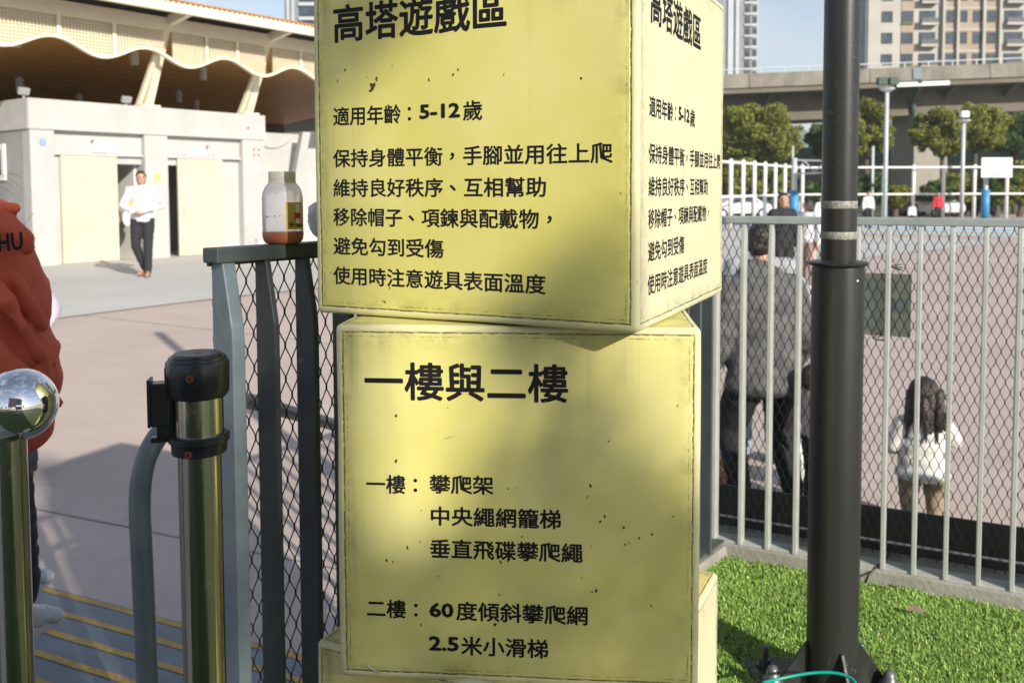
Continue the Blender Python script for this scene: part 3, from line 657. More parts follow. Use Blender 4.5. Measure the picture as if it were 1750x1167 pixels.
cs = MB(); cs.box(q @ Vector((.056, 0, 0)) + Vector((0, 0, zc0 - .010)), (.020, .022, .022), M3=q); cs.box(q @ Vector((.060, 0, 0)) + Vector((0, 0, zc0 - .024)), (.032, .018, .009), M3=q); cs.build('clip', M['blackplastic'], st, bevel=.001)
mb = MB(); mb.box(q @ Vector((.046, 0, 0)) + Vector((0, 0, (zc1 + zc0) / 2)), (.012, .018, zc1 - zc0 + .05), M3=q); mb.build('bracket', M['blackplastic'], st)

# ball-topped post at the left edge
Yb = 1.45; pb = P(21, 900, Yb); bl_ = P(29, 691, Yb)
bp_ = empty('bollard', (pb.x, Yb, .022), 0, 'polished steel post with mirror ball top at the left edge', 'bollard')
zb_ = bl_.z - .022
MB().lathe([(.0262, 0), (.0262, zb_ - .052)], n=40).build('post', M['steel'], bp_, sharp=40)
MB().lathe([(.0262, zb_ - .056), (.030, zb_ - .054), (.031, zb_ - .048)], n=40).build('neck', M['chrome'], bp_, sharp=50)
mb = MB(); mb.sphere((bl_.x - pb.x + .004, 0, zb_), .0585, 64, 40); mb.build('ball', M['chrome'], bp_, smooth=True)
MB().lathe([(.09, 0), (.09, .008), (.03, .012)], n=32).build('foot', M['steel'], bp_, sharp=40)

# ------------------------------------------------------------------ handrail pipe
def bez(pts, n=10):
    out = []
    P4 = [Vector(p) for p in pts]; P4 = [P4[0] * 2 - P4[1]] + P4 + [P4[-1] * 2 - P4[-2]]
    for i in range(1, len(P4) - 2):
        a, b, c, d = P4[i - 1:i + 3]
        for k in range(n):
            t = k / n; out.append(.5 * ((2 * b) + (-a + c) * t + (2 * a - 5 * b + 4 * c - d) * t * t + (-a + 3 * b - 3 * c + d) * t ** 3))
    out.append(P4[-2]); return out
hp = [P(262, 1700, 1.72), P(256, 1300, 1.72), P(249, 1100, 1.72), P(243, 960, 1.72), P(239, 860, 1.73), P(245, 800, 1.74), P(262, 758, 1.76), P(290, 722, 1.82), P(330, 690, 1.95), P(372, 676, 2.1), P(405, 680, 2.22), P(470, 697, 2.5), P(548, 719, 2.9), P(640, 745, 3.5)]
hz = MB().tube(bez(hp, 8), .0205, 20).build('handrail', M['pipe'], smooth=True); tag(hz, 'grey bent pipe handrail running down the ramp behind the steel stanchion', 'handrail')

# ================================================================== the white building with the wavy lattice
BA = Vector((-8.978, 16.828, 0)); BROT = math.atan2(.79593, .60539)
M['wwall'] = mat('white_wall_tile', (.42, .42, .41), (.47, .47, .455), 2, .6, bump=.05)
M['gwall'] = mat('grey_wall', (.42, .42, .41), (.48, .48, .465), 2, .7)
M['cream'] = mat('cream_steel', (.72, .65, .48), (.77, .70, .54), 3, .5)
M['creamdoor'] = mat('cream_door', (.55, .47, .36), (.59, .51, .40), 2, .5)
M['ceil'] = mat('timber_ceiling', (.74, .40, .11), (.52, .27, .07), 3, .5, stretch=(.3, 6, 6))
M['tile'] = mat('terracotta_edge', (.45, .20, .07), (.55, .28, .10), 12, .7)
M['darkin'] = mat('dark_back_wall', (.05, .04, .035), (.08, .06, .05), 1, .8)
M['intwall'] = mat('interior_tile', (.72, .70, .64), (.78, .76, .70), 2, .5)
M['lampgrey'] = mat('pale_lamp_housing', (.5, .5, .5), rough=.5)
M['red'] = mat('red_sign', (.55, .03, .04), rough=.5); M['blue'] = mat('blue_sign', (.25, .33, .48), rough=.5); M['yellow'] = mat('yellow_sign', (.75, .55, .14), rough=.5)
M['porcelain'] = mat('porcelain', (.7, .7, .68), rough=.2)
ba = empty('toilet_building', BA, BROT, 'white building with cream sliding doors under a scalloped lattice roof', 'building')
zf_ = .11
def bbx(nm, x0, x1, y0, y1, z0, z1, m, par=None, bev=0): 
    return MB().box(((x0 + x1) / 2, (y0 + y1) / 2, (z0 + z1) / 2), (x1 - x0, y1 - y0, z1 - z0)).build(nm, M[m], par or ba, bevel=bev)
wall = bbx('wall', -.02, 5.32, -.03, 3.9, 2.70, 3.27, 'wwall')
for x0, x1 in ((0, .45), (2.30, 2.82), (4.70, 5.30)): bbx('pier', x0, x1, 0, .35, -.1, 2.70, 'wwall')
for x0, x1 in ((.45, 2.30), (2.82, 4.70)):
    bbx('lintel', x0, x1, .13, .3, 2.28, 2.70, 'gwall'); bbx('door_rail', x0, x1, .06, .13, 2.235, 2.275, 'lampgrey')
bbx('wall', .45, .66, .15, .3, -.1, 2.28, 'wwall'); bbx('wall', .66, 1.74, .18, .3, -.1, 2.28, 'wwall'); bbx('wall', 1.74, 2.30, .15, .3, 2.08, 2.28, 'wwall')
bbx('wall', 2.82, 3.2, .15, .3, 2.08, 2.28, 'wwall'); bbx('wall', 3.2, 4.70, .18, .3, -.1, 2.28, 'wwall')
for x0, x1, lab in ((.60, 1.74, 'cream sliding door with a small pull, left of the two'), (3.10, 4.22, 'cream sliding door with a small pull, right of the two')):
    d_ = bbx('door', x0, x1, .08, .13, .13, 2.24, 'creamdoor', bev=.004); tag(d_, lab)
    hx = x1 - .13 if x0 < 1 else x0 + .13
    bbx('handle', hx - .012, hx + .012, .045, .08, .95, 1.22, 'lampgrey', d_)
    for q in (x0 + .2, x1 - .2): bbx('hanger', q - .02, q + .02, .05, .10, 2.22, 2.30, 'lampgrey', d_)
bbx('room_wall', .0, 5.3, 2.1, 2.2, 0, 2.7, 'intwall'); bbx('room_wall', 2.25, 2.35, .35, 2.9, 0, 2.7, 'intwall'); bbx('room_wall', 5.2, 5.3, .35, 3.9, -.1, 2.7, 'wwall'); bbx('room_wall', 0, .1, .35, 3.9, -.1, 2.7, 'gwall')
bbx('floor_slab', 0, 5.3, .0, 3.9, -.2, .09, 'intwall'); bbx('ceiling_slab', .1, 5.2, .3, 2.9, 2.62, 2.70, 'intwall')
bbx('notice', 3.35, 3.75, 2.05, 2.1, 1.35, 1.75, 'red')
bbx('sign', 1.27, 1.71, .10, .13, 2.31, 2.49, 'whitepaint'); bbx('sign', 3.37, 3.80, .10, .13, 2.29, 2.47, 'whitepaint')
bbx('sign', .18, .29, -.015, .0, 2.40, 2.52, 'blue'); bbx('sign', 2.49, 2.63, -.012, .0, 1.75, 1.89, 'yellow')
for x_, z_0 in ((1.23, 2.53), (3.83, 2.50), (4.83, 2.96)):
    MB().sphere((x_, .06 if z_0 < 2.7 else -.05, z_0), .024, 10, 8).build('alarm_lamp', M['red'], ba, smooth=True)
for q, (dx, dz) in enumerate(((0, .16), (.13, .16), (0, .03), (.13, .03))):
    bbx('sign_mark', 4.99 + dx, 5.03 + dx, -.012, .0, 2.30 + dz, 2.335 + dz, 'red')
# parapet spouts, floodlights
for x_ in (.1, 2.15):
    mb = MB(); mb.box((x_ - .02, .35, 3.42), (.20, .08, .13), M3=Matrix.Rotation(.5, 3, 'X')); mb.box((x_, .40, 3.33), (.04, .04, .14))
    fo = mb.build('floodlight', mat('flood_housing', (.35, .36, .37), rough=.4), None, bevel=.01); fo.parent = None
    fo.matrix_world = ba.matrix_basis @ Matrix.Identity(4); fo.location = BA; fo.rotation_euler = (0, 0, BROT)
    tag(fo, 'grey floodlight on the white parapet, ' + ('at its left corner' if x_ < 1 else 'nearer the slanted cream column'), 'floodlight', 'floodlights on the white parapet')
# left wing, receding
bbx('wing_wall', -.03, 0, .0, 9, 2.70, 3.27, 'gwall'); 
bbx('wing_wall', .0, .08, .3, 9, -.1, 2.70, 'gwall')
wn = bbx('window', -.04, .0, 1.0, 1.8, 1.75, 2.45, 'whitepaint'); bbx('pane', -.05, -.03, 1.12, 1.68, 1.85, 2.35, 'darkin', wn)
# right hand stretch
bbx('wall', 5.32, 16, 1.3, 1.5, -.2, 2.98, 'wwall')
wv = MB(); pts = []
for i in range(41):
    x = 5.7 + 1.6 * i / 40; pts.append((x, 1.28, 2.98 - .38 * math.sin(math.pi * i / 40)))
wv.prism(pts, (0, -.03, 0)); wv.build('scalloped_panel', M['gwall'], ba)
mb = MB().prism([(6.75, .9, 1.2), (7.0, .9, 1.2), (7.2, .6, 3.0), (6.95, .6, 3.0)], (.05, .2, 0)); mb.build('slanted_prop', M['gwall'], ba)

# roof: leaning columns, girder, lattice, fascia
colx = [-3.4, -.92, 2.46, 4.95, 7.45, 9.95]
for x_ in colx:
    mb = MB()
    for dx, dy, wd, dp in ((0, 0, .17, .11), (-.16, .10, .09, .08)):
        b0, t0 = Vector((x_ + dx, .12 + dy, 3.27)), Vector((x_ + dx, -.66 + dy, 4.92))
        if dx: t0 = Vector((x_ + dx, -.50, 4.30))
        ax = (t0 - b0).normalized(); yy = Vector((1, 0, 0)).cross(ax); m3 = Matrix((Vector((1, 0, 0)), -yy, ax)).transposed()
        mb.box((b0 + t0) / 2, (wd, dp, (t0 - b0).length), M3=m3)
    mb.box((x_, .12, 3.29), (.42, .30, .05))
    mb.build('column', M['cream'], ba)
    hd = MB().prism([(x_ - .06, -.52, 4.80), (x_ - .06, -1.46, 4.97), (x_ - .06, -1.46, 5.03), (x_ - .06, -.55, 5.08)], (.12, 0, 0)); hd.build('bracket', M['cream'], ba)
RX0, RX1 = -4, 13
bbx('girder', RX0, RX1, -.80, -.68, 4.74, 5.0, 'cream')
bbx('fascia', RX0, RX1, -1.62, -1.50, 4.96, 5.16, 'cream')
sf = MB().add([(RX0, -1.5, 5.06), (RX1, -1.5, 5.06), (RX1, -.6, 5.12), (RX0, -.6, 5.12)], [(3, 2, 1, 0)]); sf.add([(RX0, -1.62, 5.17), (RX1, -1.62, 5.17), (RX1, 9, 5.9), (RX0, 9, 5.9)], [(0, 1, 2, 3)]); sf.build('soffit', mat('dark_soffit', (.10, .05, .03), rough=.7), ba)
tl = MB()
for k in range(int((RX1 - RX0) / .12)): tl.sphere((RX0 + .06 + k * .12, -1.58, 5.175), (.055, .14, .03), 8, 4)
tag(tl.build('roof_tiles', M['tile'], ba, smooth=True), kind='stuff')
wave = lambda x: 4.215 + .14 * math.cos(2 * math.pi * (x - .14) / 1.83)
for i in range(len(colx) - 1):
    x0, x1 = colx[i] + .1, colx[i + 1] - .1; lt = MB(); y_ = -.72
    x = x0
    while x < x1: lt.box((x, y_, (wave(x) + 4.76) / 2), (.012, .014, 4.76 - wave(x))); x += .062
    z = 4.74
    while z > 4.08:      # horizontal laths only where they lie above the wave
        run = None; n = 60
        for q in range(n + 1):
            xx = x0 + (x1 - x0) * q / n; inside = wave(xx) < z
            if inside and run is None: run = xx
            if run is not None and (not inside or q == n):
                if xx - run > .03: lt.box(((run + xx) / 2, y_ + .012, z), (xx - run, .012, .012))
                run = None
        z -= .062
    tag(lt.build('lattice', M['cream'], ba), kind='stuff')
    # a pale backing sheet shows through the laths, cut to the same wave
    bk = MB(); n = 40; top = [(x0 + (x1 - x0) * q / n, y_ + .045, 4.76) for q in range(n + 1)]; bot = [(p[0], p[1], wave(p[0])) for p in top]
    bk.add(top + bot, [(q, q + 1, n + 2 + q, n + 1 + q) for q in range(n)]); bk.build('backing_sheet', mat('lattice_backing', (.60, .53, .38), rough=.7), ba)
    for q in (1, 2):
        xx = x0 + (x1 - x0) * (q / 3 + .0) ; MB().box((xx, y_ - .012, (wave(xx) + 4.76) / 2), (.07, .03, 4.76 - wave(xx))).build('lattice_post', M['cream'], ba)
wt = MB(); n = 400; ptsw = [(RX0 + (RX1 - RX0) * q / n, -.73, wave(RX0 + (RX1 - RX0) * q / n)) for q in range(n + 1)]
for q in range(n):
    a, b = Vector(ptsw[q]), Vector(ptsw[q + 1]); wt.add([a + Vector((0, -.04, -.03)), b + Vector((0, -.04, -.03)), b + Vector((0, -.04, .03)), a + Vector((0, -.04, .03)), a + Vector((0, .06, -.03)), b + Vector((0, .06, -.03)), b + Vector((0, .06, .03)), a + Vector((0, .06, .03))], [(0, 1, 2, 3), (5, 4, 7, 6), (4, 5, 1, 0), (3, 2, 6, 7)])
wt.build('wave_trim', M['cream'], ba)
# timber ceiling boards sloping down behind
nb_ = 40
bm_ = MB().box((0, 0, 0), (RX1 - RX0, .232, .02)).mesh('ceiling_board', M['ceil'])
for k in range(nb_):
    y_ = -.6 + k * .245; o = link('ceiling_board', bm_, ba); o.location = ((RX0 + RX1) / 2, y_, 4.9 - .105 * (y_ + .6) + (k % 2) * .004); o.rotation_euler = (-.105, 0, 0)
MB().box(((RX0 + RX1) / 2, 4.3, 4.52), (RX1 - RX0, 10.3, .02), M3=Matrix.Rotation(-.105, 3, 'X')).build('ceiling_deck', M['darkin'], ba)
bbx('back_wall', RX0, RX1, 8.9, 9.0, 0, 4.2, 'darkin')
for x_, y_ in ((.35, 1.2), (3.0, 1.5), (2.2, 5.2), (.3, 5.0), (5.2, 2.2), (4.3, 6.5), (6.3, 5.0), (7.5, 6.0), (6.1, 1.2)):
    zt = 4.9 - .105 * (y_ + .6); MB().lathe([(.085, zt - .36), (.09, zt - .34), (.09, zt - .06), (.03, zt - .05), (.03, zt)], (x_, y_, 0), 14).build('ceiling_lamp', M['lampgrey'], ba, sharp=40)
# toilet seen through the right-hand doorway, yellow bag at the left one
tm = Matrix.Translation(BA) @ Matrix.Rotation(BROT, 4, 'Z')
tb = empty('toilet', tm @ Vector((3.35, 1.5, .09)), BROT, 'white toilet seen through the right-hand doorway of the building', 'toilet')
MB().lathe([(.13, 0), (.12, .1), (.14, .25), (.20, .38), (.20, .40), (.15, .41)], n=20).build('bowl', M['porcelain'], tb, smooth=True)
MB().box((0, .25, .55), (.36, .18, .38)).build('cistern', M['porcelain'], tb, bevel=.02)
bg_ = empty('shoulder_bag', tm @ Vector((1.88, -.02, 0)), BROT, 'white and orange bag hanging beside the left sliding door', 'bag')
MB().sphere((0, 0, .98), (.11, .05, .17), 16, 10).build('pouch', M['porcelain'], bg_, smooth=True)
MB().sphere((.02, -.01, 1.22), (.10, .05, .12), 14, 8).build('top_flap', mat('orange_fabric', (.75, .40, .04), rough=.7), bg_, smooth=True)
MB().tube(bez([(-.06, 0, 1.1), (-.03, 0, 1.5), (.0, .02, 1.62), (.04, 0, 1.5), (.07, 0, 1.1)], 6), .008, 6).build('strap', M['porcelain'], bg_)
# tubs by the right-hand pier
for i, (x_, y_, r_, h_, m_, lb_) in enumerate(((5.0, -.75, .22, .42, 'porcelain', 'white plastic tub with a blue rim by the building corner'), (4.72, -.55, .10, .34, 'lampgrey', 'small grey bucket left of the white tub'))):
    t_ = empty('tub' if i == 0 else 'bucket', tm @ Vector((x_, y_, .10)), 0, lb_, 'tub' if i == 0 else 'bucket')
    MB().lathe([(r_ * .8, 0), (r_, h_), (r_ * .93, h_), (r_ * .75, .03), (0, .03)], n=24).build('body', M[m_], t_, smooth=True)
    MB().lathe([(r_, h_ - .03), (r_ * 1.06, h_ - .02), (r_ * 1.06, h_ + .01), (r_, h_ + .01)], n=24).build('rim', M['blue' if i == 0 else m_], t_, smooth=True)

# ================================================================== far right: fence, hoops, viaduct, towers, trees
M['concrete'] = mat('weathered_concrete', (.27, .25, .205), (.16, .145, .12), .7, .9, coord='World', detail=8, stretch=(1, 1, .5))
M['concdark'] = mat('girder_concrete', (.13, .115, .085), (.17, .15, .115), .5, .9, coord='World')
M['pier'] = mat('pier_concrete', (.28, .26, .21), (.33, .31, .26), .4, .9, coord='World')
M['noise'] = mat('green_noise_wall', (.05, .085, .065), (.07, .11, .085), .4, .7, coord='World')
M['galv'] = mat('galvanised_post', (.45, .48, .50), (.52, .55, .57), 3, .45)
M['bluepad'] = mat('blue_padding', (.05, .24, .45), rough=.5)
cf = empty('court_fence', (17.2, 52, ZC), 0, 'tall white fence with round-topped posts round the far court', 'fence')
p_m = MB().lathe([(.10, 0), (.10, 3.12), (.08, 3.2), (0, 3.23)], n=12).mesh('post', M['whitepaint'], True)
pL = [P(x, 340, y) for x, y in ((1206, 38.9), (1227, 39.9), (1248.6, 41), (1269.5, 42.6), (1288.7, 44.3), (1307, 46), (1324.5, 47.7), (1341, 49.5), (1371, 52.3))]
pR = [P(x, 340, 53) for x in (1415, 1460, 1510, 1560.5, 1612, 1664.6, 1720, 1776, 1830)]
for p in pL + pR: o = link('post', p_m, cf); o.location = (p.x - 17.2, p.y - 52, 0)
for z in (1.5, 3.06):
    for a, b in list(zip(pL[:-1], pL[1:])) + [(pL[-1], pR[-1])]:
        MB().tube([(a.x - 17.2, a.y - 52, z), (b.x - 17.2, b.y - 52, z)], .06, 6).build('rail', M['whitepaint'], cf)
def hoop(px, Y, rz, dist, lab, armlen=1.6):
    b = P(px, 340, Y); h = empty('basketball_hoop', (b.x, b.y, ZC), rz, lab, 'basketball hoop', 'basketball hoops on the far court')
    MB().lathe([(.12, 0), (.12, 3.3)], n=12).build('pole', M['galv'], h, smooth=True)
    MB().lathe([(.22, .1), (.22, 1.75)], n=12).build('pole_padding', M['bluepad'], h, smooth=True)
    ar = MB()
    for z0, z1 in ((3.2, 3.1), (2.55, 2.6)): ar.tube([(0, 0, z0), (0, -armlen, z1)], .05, 6)
    for k in range(4): ar.tube([(0, -armlen * k / 4, 3.15 if k % 2 else 2.6), (0, -armlen * (k + 1) / 4, 2.6 if k % 2 else 3.15)], .03, 5)
    ar.build('arm_truss', M['galv'], h)
    bd_ = MB().box((0, -armlen - .03, 2.95), (1.8, .05, 1.08)).build('backboard', M['whitepaint'], h, bevel=.02)
    f_ = MB()
    for c, d in (((0, -armlen - .06, 3.12), (.6, .01, .04)), ((0, -armlen - .06, 2.70), (.6, .01, .04)), ((-.28, -armlen - .06, 2.91), (.04, .01, .4)), ((.28, -armlen - .06, 2.91), (.04, .01, .4))): f_.box(c, d)
    f_.build('target_square', mat('faded_red_line', (.62, .30, .27), rough=.6), bd_)
    MB().tube([(.22 * math.cos(t), -armlen - .3 + .22 * math.sin(t), 2.55) for t in [i * .3142 for i in range(21)]], .02, 5).build('rim', mat('red_rim', (.6, .15, .1), rough=.5), h)
hoop(1684, 50.3, .1, 50, 'basketball hoop with blue pole padding, its white backboard facing the camera', .9)
hoop(1357, 43, .9, 43, 'basketball hoop seen from the side, half hidden behind the black pole', 1.95)
def light_pole(px, py, Y, w_, lab, heads):
    t = P(px, py, Y); h = empty('light_pole', (t.x, t.y, ZC), 0, lab, 'light pole'); H = t.z - ZC
    MB().lathe([(w_, 0), (w_ * .9, H)], n=12).build('pole', M['galv'], h, smooth=True)
    if heads: MB().lathe([(w_ * 1.5, H - .12), (w_ * 3.4, H), (w_ * 3.4, H + .05)], n=12).build('platform', M['galv'], h)
    for q in range(heads): MB().box((-.28 + .56 * q if heads > 1 else 0, -.05, H + .38), (.45, .35, .36)).build('lamp_head', M['whitepaint' if heads == 1 else 'noise'], h, bevel=.03)
light_pole(1516, 153, 44, .105, 'tall pale light pole just right of the black pole', 2)
light_pole(1647, 207, 52, .115, 'pale light pole with a white lamp head left of the far backboard', 1)
light_pole(1355, 250, 56, .07, 'thin grey pole behind the left basketball hoop', 0); light_pole(1492, 250, 56, .09, 'thin pale pole behind the court fence, left of the tall light pole', 0)
# viaduct
va, vb = P(1237, 130, 75), P(1750, 107, 75); vd = Vector((1, 0, 0)); 
via = empty('viaduct', (30, 75, 0), R(1.0), 'weathered concrete viaduct crossing behind the trees', 'bridge')
sl_ = -.0
zt0 = (va.z + vb.z) / 2
def vbox(nm, y0, y1, z0, z1, m, x0=-70, x1=70): return MB().box(((x0 + x1) / 2, (y0 + y1) / 2, (z0 + z1) / 2), (x1 - x0, y1 - y0, z1 - z0)).build(nm, M[m], via)
# it climbs gently to the right
via.rotation_euler = (0, -.038, R(1.0))
pz = 11.36
for k in range(14): MB().box((-65 + k * 10, 0, pz - .55), (9.94, .35, 1.15)).build('parapet', M['concrete'], via)
vbox('deck', 0, 11, pz - 1.55, pz - 1.12, 'concdark')
for k in range(24):
    MB().prism([(-60 + k * 5.2, .2, pz - 1.3), (-60 + k * 5.2, 3.2, pz - 1.3), (-60 + k * 5.2, 3.2, pz - 2.6)], (.5, 0, 0)).build('bracket', M['concdark'], via)
vbox('box_girder', 2.9, 8.5, pz - 3.75, pz - 1.5, 'concdark')
rl_ = MB(); rl_.tube([(-70, .05, pz + .42), (70, .05, pz + .42)], .06, 6)
for k in range(70): rl_.box((-69 + k * 2, .05, pz + .2), (.08, .08, .46))
rl_.build('railing', M['galv'], via)
MB().box((4.4, -.22, pz - 1.4), (4.4, .06, .34)).build('light_trough', M['whitepaint'], via)
MB().box((3.9, -.24, pz - .55), (.7, .08, .9)).build('drain_box', mat('blue_grey_box', (.16, .20, .23), rough=.6), via); MB().tube([(4.1, -.2, pz - 1.1), (4.2, .1, pz - 1.6), (4.8, 2.6, pz - 2.5), (5.0, 2.7, pz - 3.7)], .22, 8).build('drain_pipe', M['noise'], via)
pp = P(1590, 300, 80); 
MB().prism([(pp.x - 32.6, 2.4, -1), (pp.x - 29.6, 2.4, -1), (pp.x - 29.5, 2.4, pz - 3.7), (pp.x - 32.3, 2.4, pz - 3.7)], (0, 4.5, 0)).build('pier', M['pier'], via)
for x_ in (-38, 40): MB().box((x_, 5, 3.2), (2.8, 4, 9)).build('pier', M['pier'], via)
lw = empty('lower_road', (30, 92, ZC), 0, 'lower road deck with a dark green noise barrier under the viaduct', 'elevated road')
for k in range(24):
    MB().box((-60 + k * 6, 0, 5.2), (5.9, .2, 1.6)).build('barrier_panel', M['noise'], lw)
MB().box((10, 1.5, 3.4), (150, 3.5, 2.0)).build('deck', M['concdark'], lw); MB().box((10, 5, 1.2), (150, .5, 2.6)).build('retaining_wall', M['concdark'], lw)

# residential towers
M['tw_w'] = mat('tower_pale_tile', (.37, .345, .305), (.42, .395, .35), .3, .7, coord='World'); M['tw_t'] = mat('tower_tan_tile', (.30, .23, .17), (.34, .265, .20), .4, .7, coord='World')
M['tw_g'] = mat('tower_grey_tile', (.20, .22, .25), (.25, .27, .30), .3, .7, coord='World'); M['tw_wh'] = mat('tower_white_tile', (.42, .45, .48), (.47, .50, .53), .3, .7, coord='World')
M['glass'] = mat('window_glass', (.025, .035, .05), (.06, .08, .10), .6, .12, coord='World'); M['dk'] = mat('dark_frame', (.04, .04, .045), rough=.5)
M['planter'] = mat('balcony_greenery', (.16, .22, .04), (.10, .15, .03), 2, .9, coord='World')
Yt = 150; kx = Yt / FPX
def TX(px): return P(px, 100, Yt).x
def TZ(py): return P(1600, py, Yt).z
tr = empty('apartment_tower', (TX(1487), Yt, ZC), 0, 'pale and tan apartment tower above the viaduct at the right', 'apartment tower')
x0t = TX(1487); XX = lambda px: TX(px) - x0t
HT = 72; W_ = XX(1860)
MB().box((W_ / 2, 9, HT / 2), (W_, 16, HT)).build('wall', M['tw_w'], tr)
MB().box((-.15, 9, HT / 2), (.3, 15.5, HT)).build('side_face', M['tw_g'], tr)
fl_h = 36.0 / 1.0 * kx     # storey height from the photograph's window rhythm
zw = TZ(27) - ZC
rows = range(-9, 5)
wm = {}
def win(cx, cz, w_, h_, par=tr, dy=0):
    k = (round(w_, 2), round(h_, 2))
    if k not in wm:
        a = MB(); t = .07
        for c, d in (((0, 0, h_ / 2), (w_ + .1, .16, t)), ((0, 0, -h_ / 2), (w_ + .1, .16, t)), ((-w_ / 2, 0, 0), (t, .16, h_)), ((w_ / 2, 0, 0), (t, .16, h_)), ((0, 0, 0), (t * .7, .1, h_))): a.box(c, d)
        wm[k] = (a.mesh('window', M['dk']), MB().box((0, .03, 0), (w_ - .05, .06, h_ - .05)).mesh('pane', M['glass']))
    o = link('window', wm[k][0], par); o.location = (cx, .93 + dy, cz); q = link('pane', wm[k][1], o)
for cpx0, cpx1, m_ in ((1543, 1565, 'tw_t'), (1618, 1636, 'tw_t'), (1643, 1680, 'tw_t'), (1687, 1706, 'tw_t')):
    a, b = XX(cpx0), XX(cpx1); MB().box(((a + b) / 2, .96, HT / 2), (b - a, .12, HT)).build('tan_bay', M[m_], tr)
for cpx in (1614, 1638.5, 1683, 1711): a = XX(cpx); MB().box((a, .7, HT / 2), (.42, .8, HT)).build('rib', M['tw_w'], tr)
for r_ in rows:
    z = zw - r_ * fl_h if False else zw + r_ * fl_h
    if z < 3 or z > HT - 2: continue
    win(XX(1519), z, 1.7, 1.7); win(XX(1553.5), z, 1.75, 1.75, dy=-.08)
    for c in (1625.5, 1649, 1673, 1697): win(XX(c), z, 1.25 if c != 1625.5 else 1.4, 1.8, dy=-.08)
    if r_ % 2 == 0: MB().box((XX(1553.5), .75, z - 1.15), (1.9, .3, .22)).build('planter', M['planter'], tr)
    for cp in (1588, 1736, 1800):       # balconies: slab, dark recess, rail
        w_ = 2.6 if cp == 1588 else 3.0
        MB().box((XX(cp), .9, z - .1), (w_, .1, 2.1)).build('balcony_recess', M['glass'], tr)
        MB().box((XX(cp), .35, z - 1.35), (w_ + .2, 1.1, .42)).build('balcony_slab', M['tw_w'], tr)
        MB().box((XX(cp), -.15, z - .75), (w_ + .1, .04, .75)).build('balcony_rail', M['dk'], tr)
    MB().box(((XX(1660)), .88, z + 1.35), (XX(1706) - XX(1614), .14, .35)).build('floor_band', M['tw_w'], tr)
Yt = 165; x0l = P(1150, 100, Yt).x; kx = Yt / FPX
tl_ = empty('apartment_tower', (x0l, Yt, ZC), 0, 'slim blue-grey apartment tower behind the top right of the sign cubes', 'apartment tower')
XL = lambda px: P(px, 100, Yt).x - x0l
MB().box((XL(1285) / 2, 8, HT / 2), (XL(1285), 16, HT)).build('wall', M['tw_g'], tl_)
MB().box(((XL(1300) + XL(1285)) / 2, 9, HT / 2), (XL(1300) - XL(1285) - .01, 14, HT)).build('side_face', M['tw_wh'], tl_)
for a, b in ((1243, 1252), (1256, 1262)): MB().box(((XL(a) + XL(b)) / 2, -.1, HT / 2), (XL(b) - XL(a), .5, HT)).build('white_fin', M['tw_wh'], tl_)
zw = P(1280, 15, Yt).z - ZC; fl_l = 18.5 * kx
for r_ in range(-16, 12):
    z = zw + r_ * fl_l
    if z < 3 or z > HT - 2: continue
    for c, w_ in ((1276.5, .95), (1289, .8)):
        mk = MB().box((XL(c), -.06, z), (w_, .1, 1.35)).build('window', M['dk'], tl_); MB().box((XL(c), -.13, z - .2), (w_ * .8, .06, .8)).build('pane', M['glass'], mk)
    MB().box((XL(1283), -.12, z + .98), (2.5, .3, .32)).build('floor_band', M['tw_wh'], tl_)
# tower at the top left, behind the lattice roof
Yt = 120; x2 = P(486, 20, Yt).x
t3 = empty('apartment_tower', (x2, Yt, ZC), 0, 'dark tower with white bands above the end of the lattice roof', 'apartment tower')
MB().box((5, 6, 28), (10, 12, 56)).build('wall', M['tw_g'], t3); MB().box((.5, -.1, 28), (.35, .3, 56)).build('white_fin', M['tw_wh'], t3); MB().box((1.15, -.1, 28), (.35, .3, 56)).build('white_fin', M['tw_wh'], t3)
zq = P(510, 8, Yt).z - ZC
for r_ in range(-6, 6):
    z = zq + r_ * 24 * Yt / FPX
    MB().box((5.2, -.15, z), (6.6, .3, .45)).build('floor_band', M['tw_wh'], t3)
    mk = MB().box((5.2, -.05, z - .95), (6.4, .2, 1.2)).build('window', M['dk'], t3); MB().box((5.2, -.17, z - .95), (6.2, .06, 1.0)).build('pane', M['glass'], mk)
# hills
hl = MB(); n = 60; a = []; b = []
for i in range(n + 1):
    x = 100 + 1700 * i / n; h = 118 + 46 * noise.noise(Vector((i * .12, 2, 0))) + 14 * noise.noise(Vector((i * .6, 5, 0))) - abs(i - 22) * 1.2
    a.append((x, 1500, ZC - 1)); b.append((x, 1750, max(h, 8)))
hl.add(a + b, [(i, i + 1, n + 2 + i, n + 1 + i) for i in range(n)]); tag(hl.build('hills', mat('forest_hill', (.06, .10, .05), (.09, .13, .07), .01, .95, coord='World'), smooth=True), kind='structure')

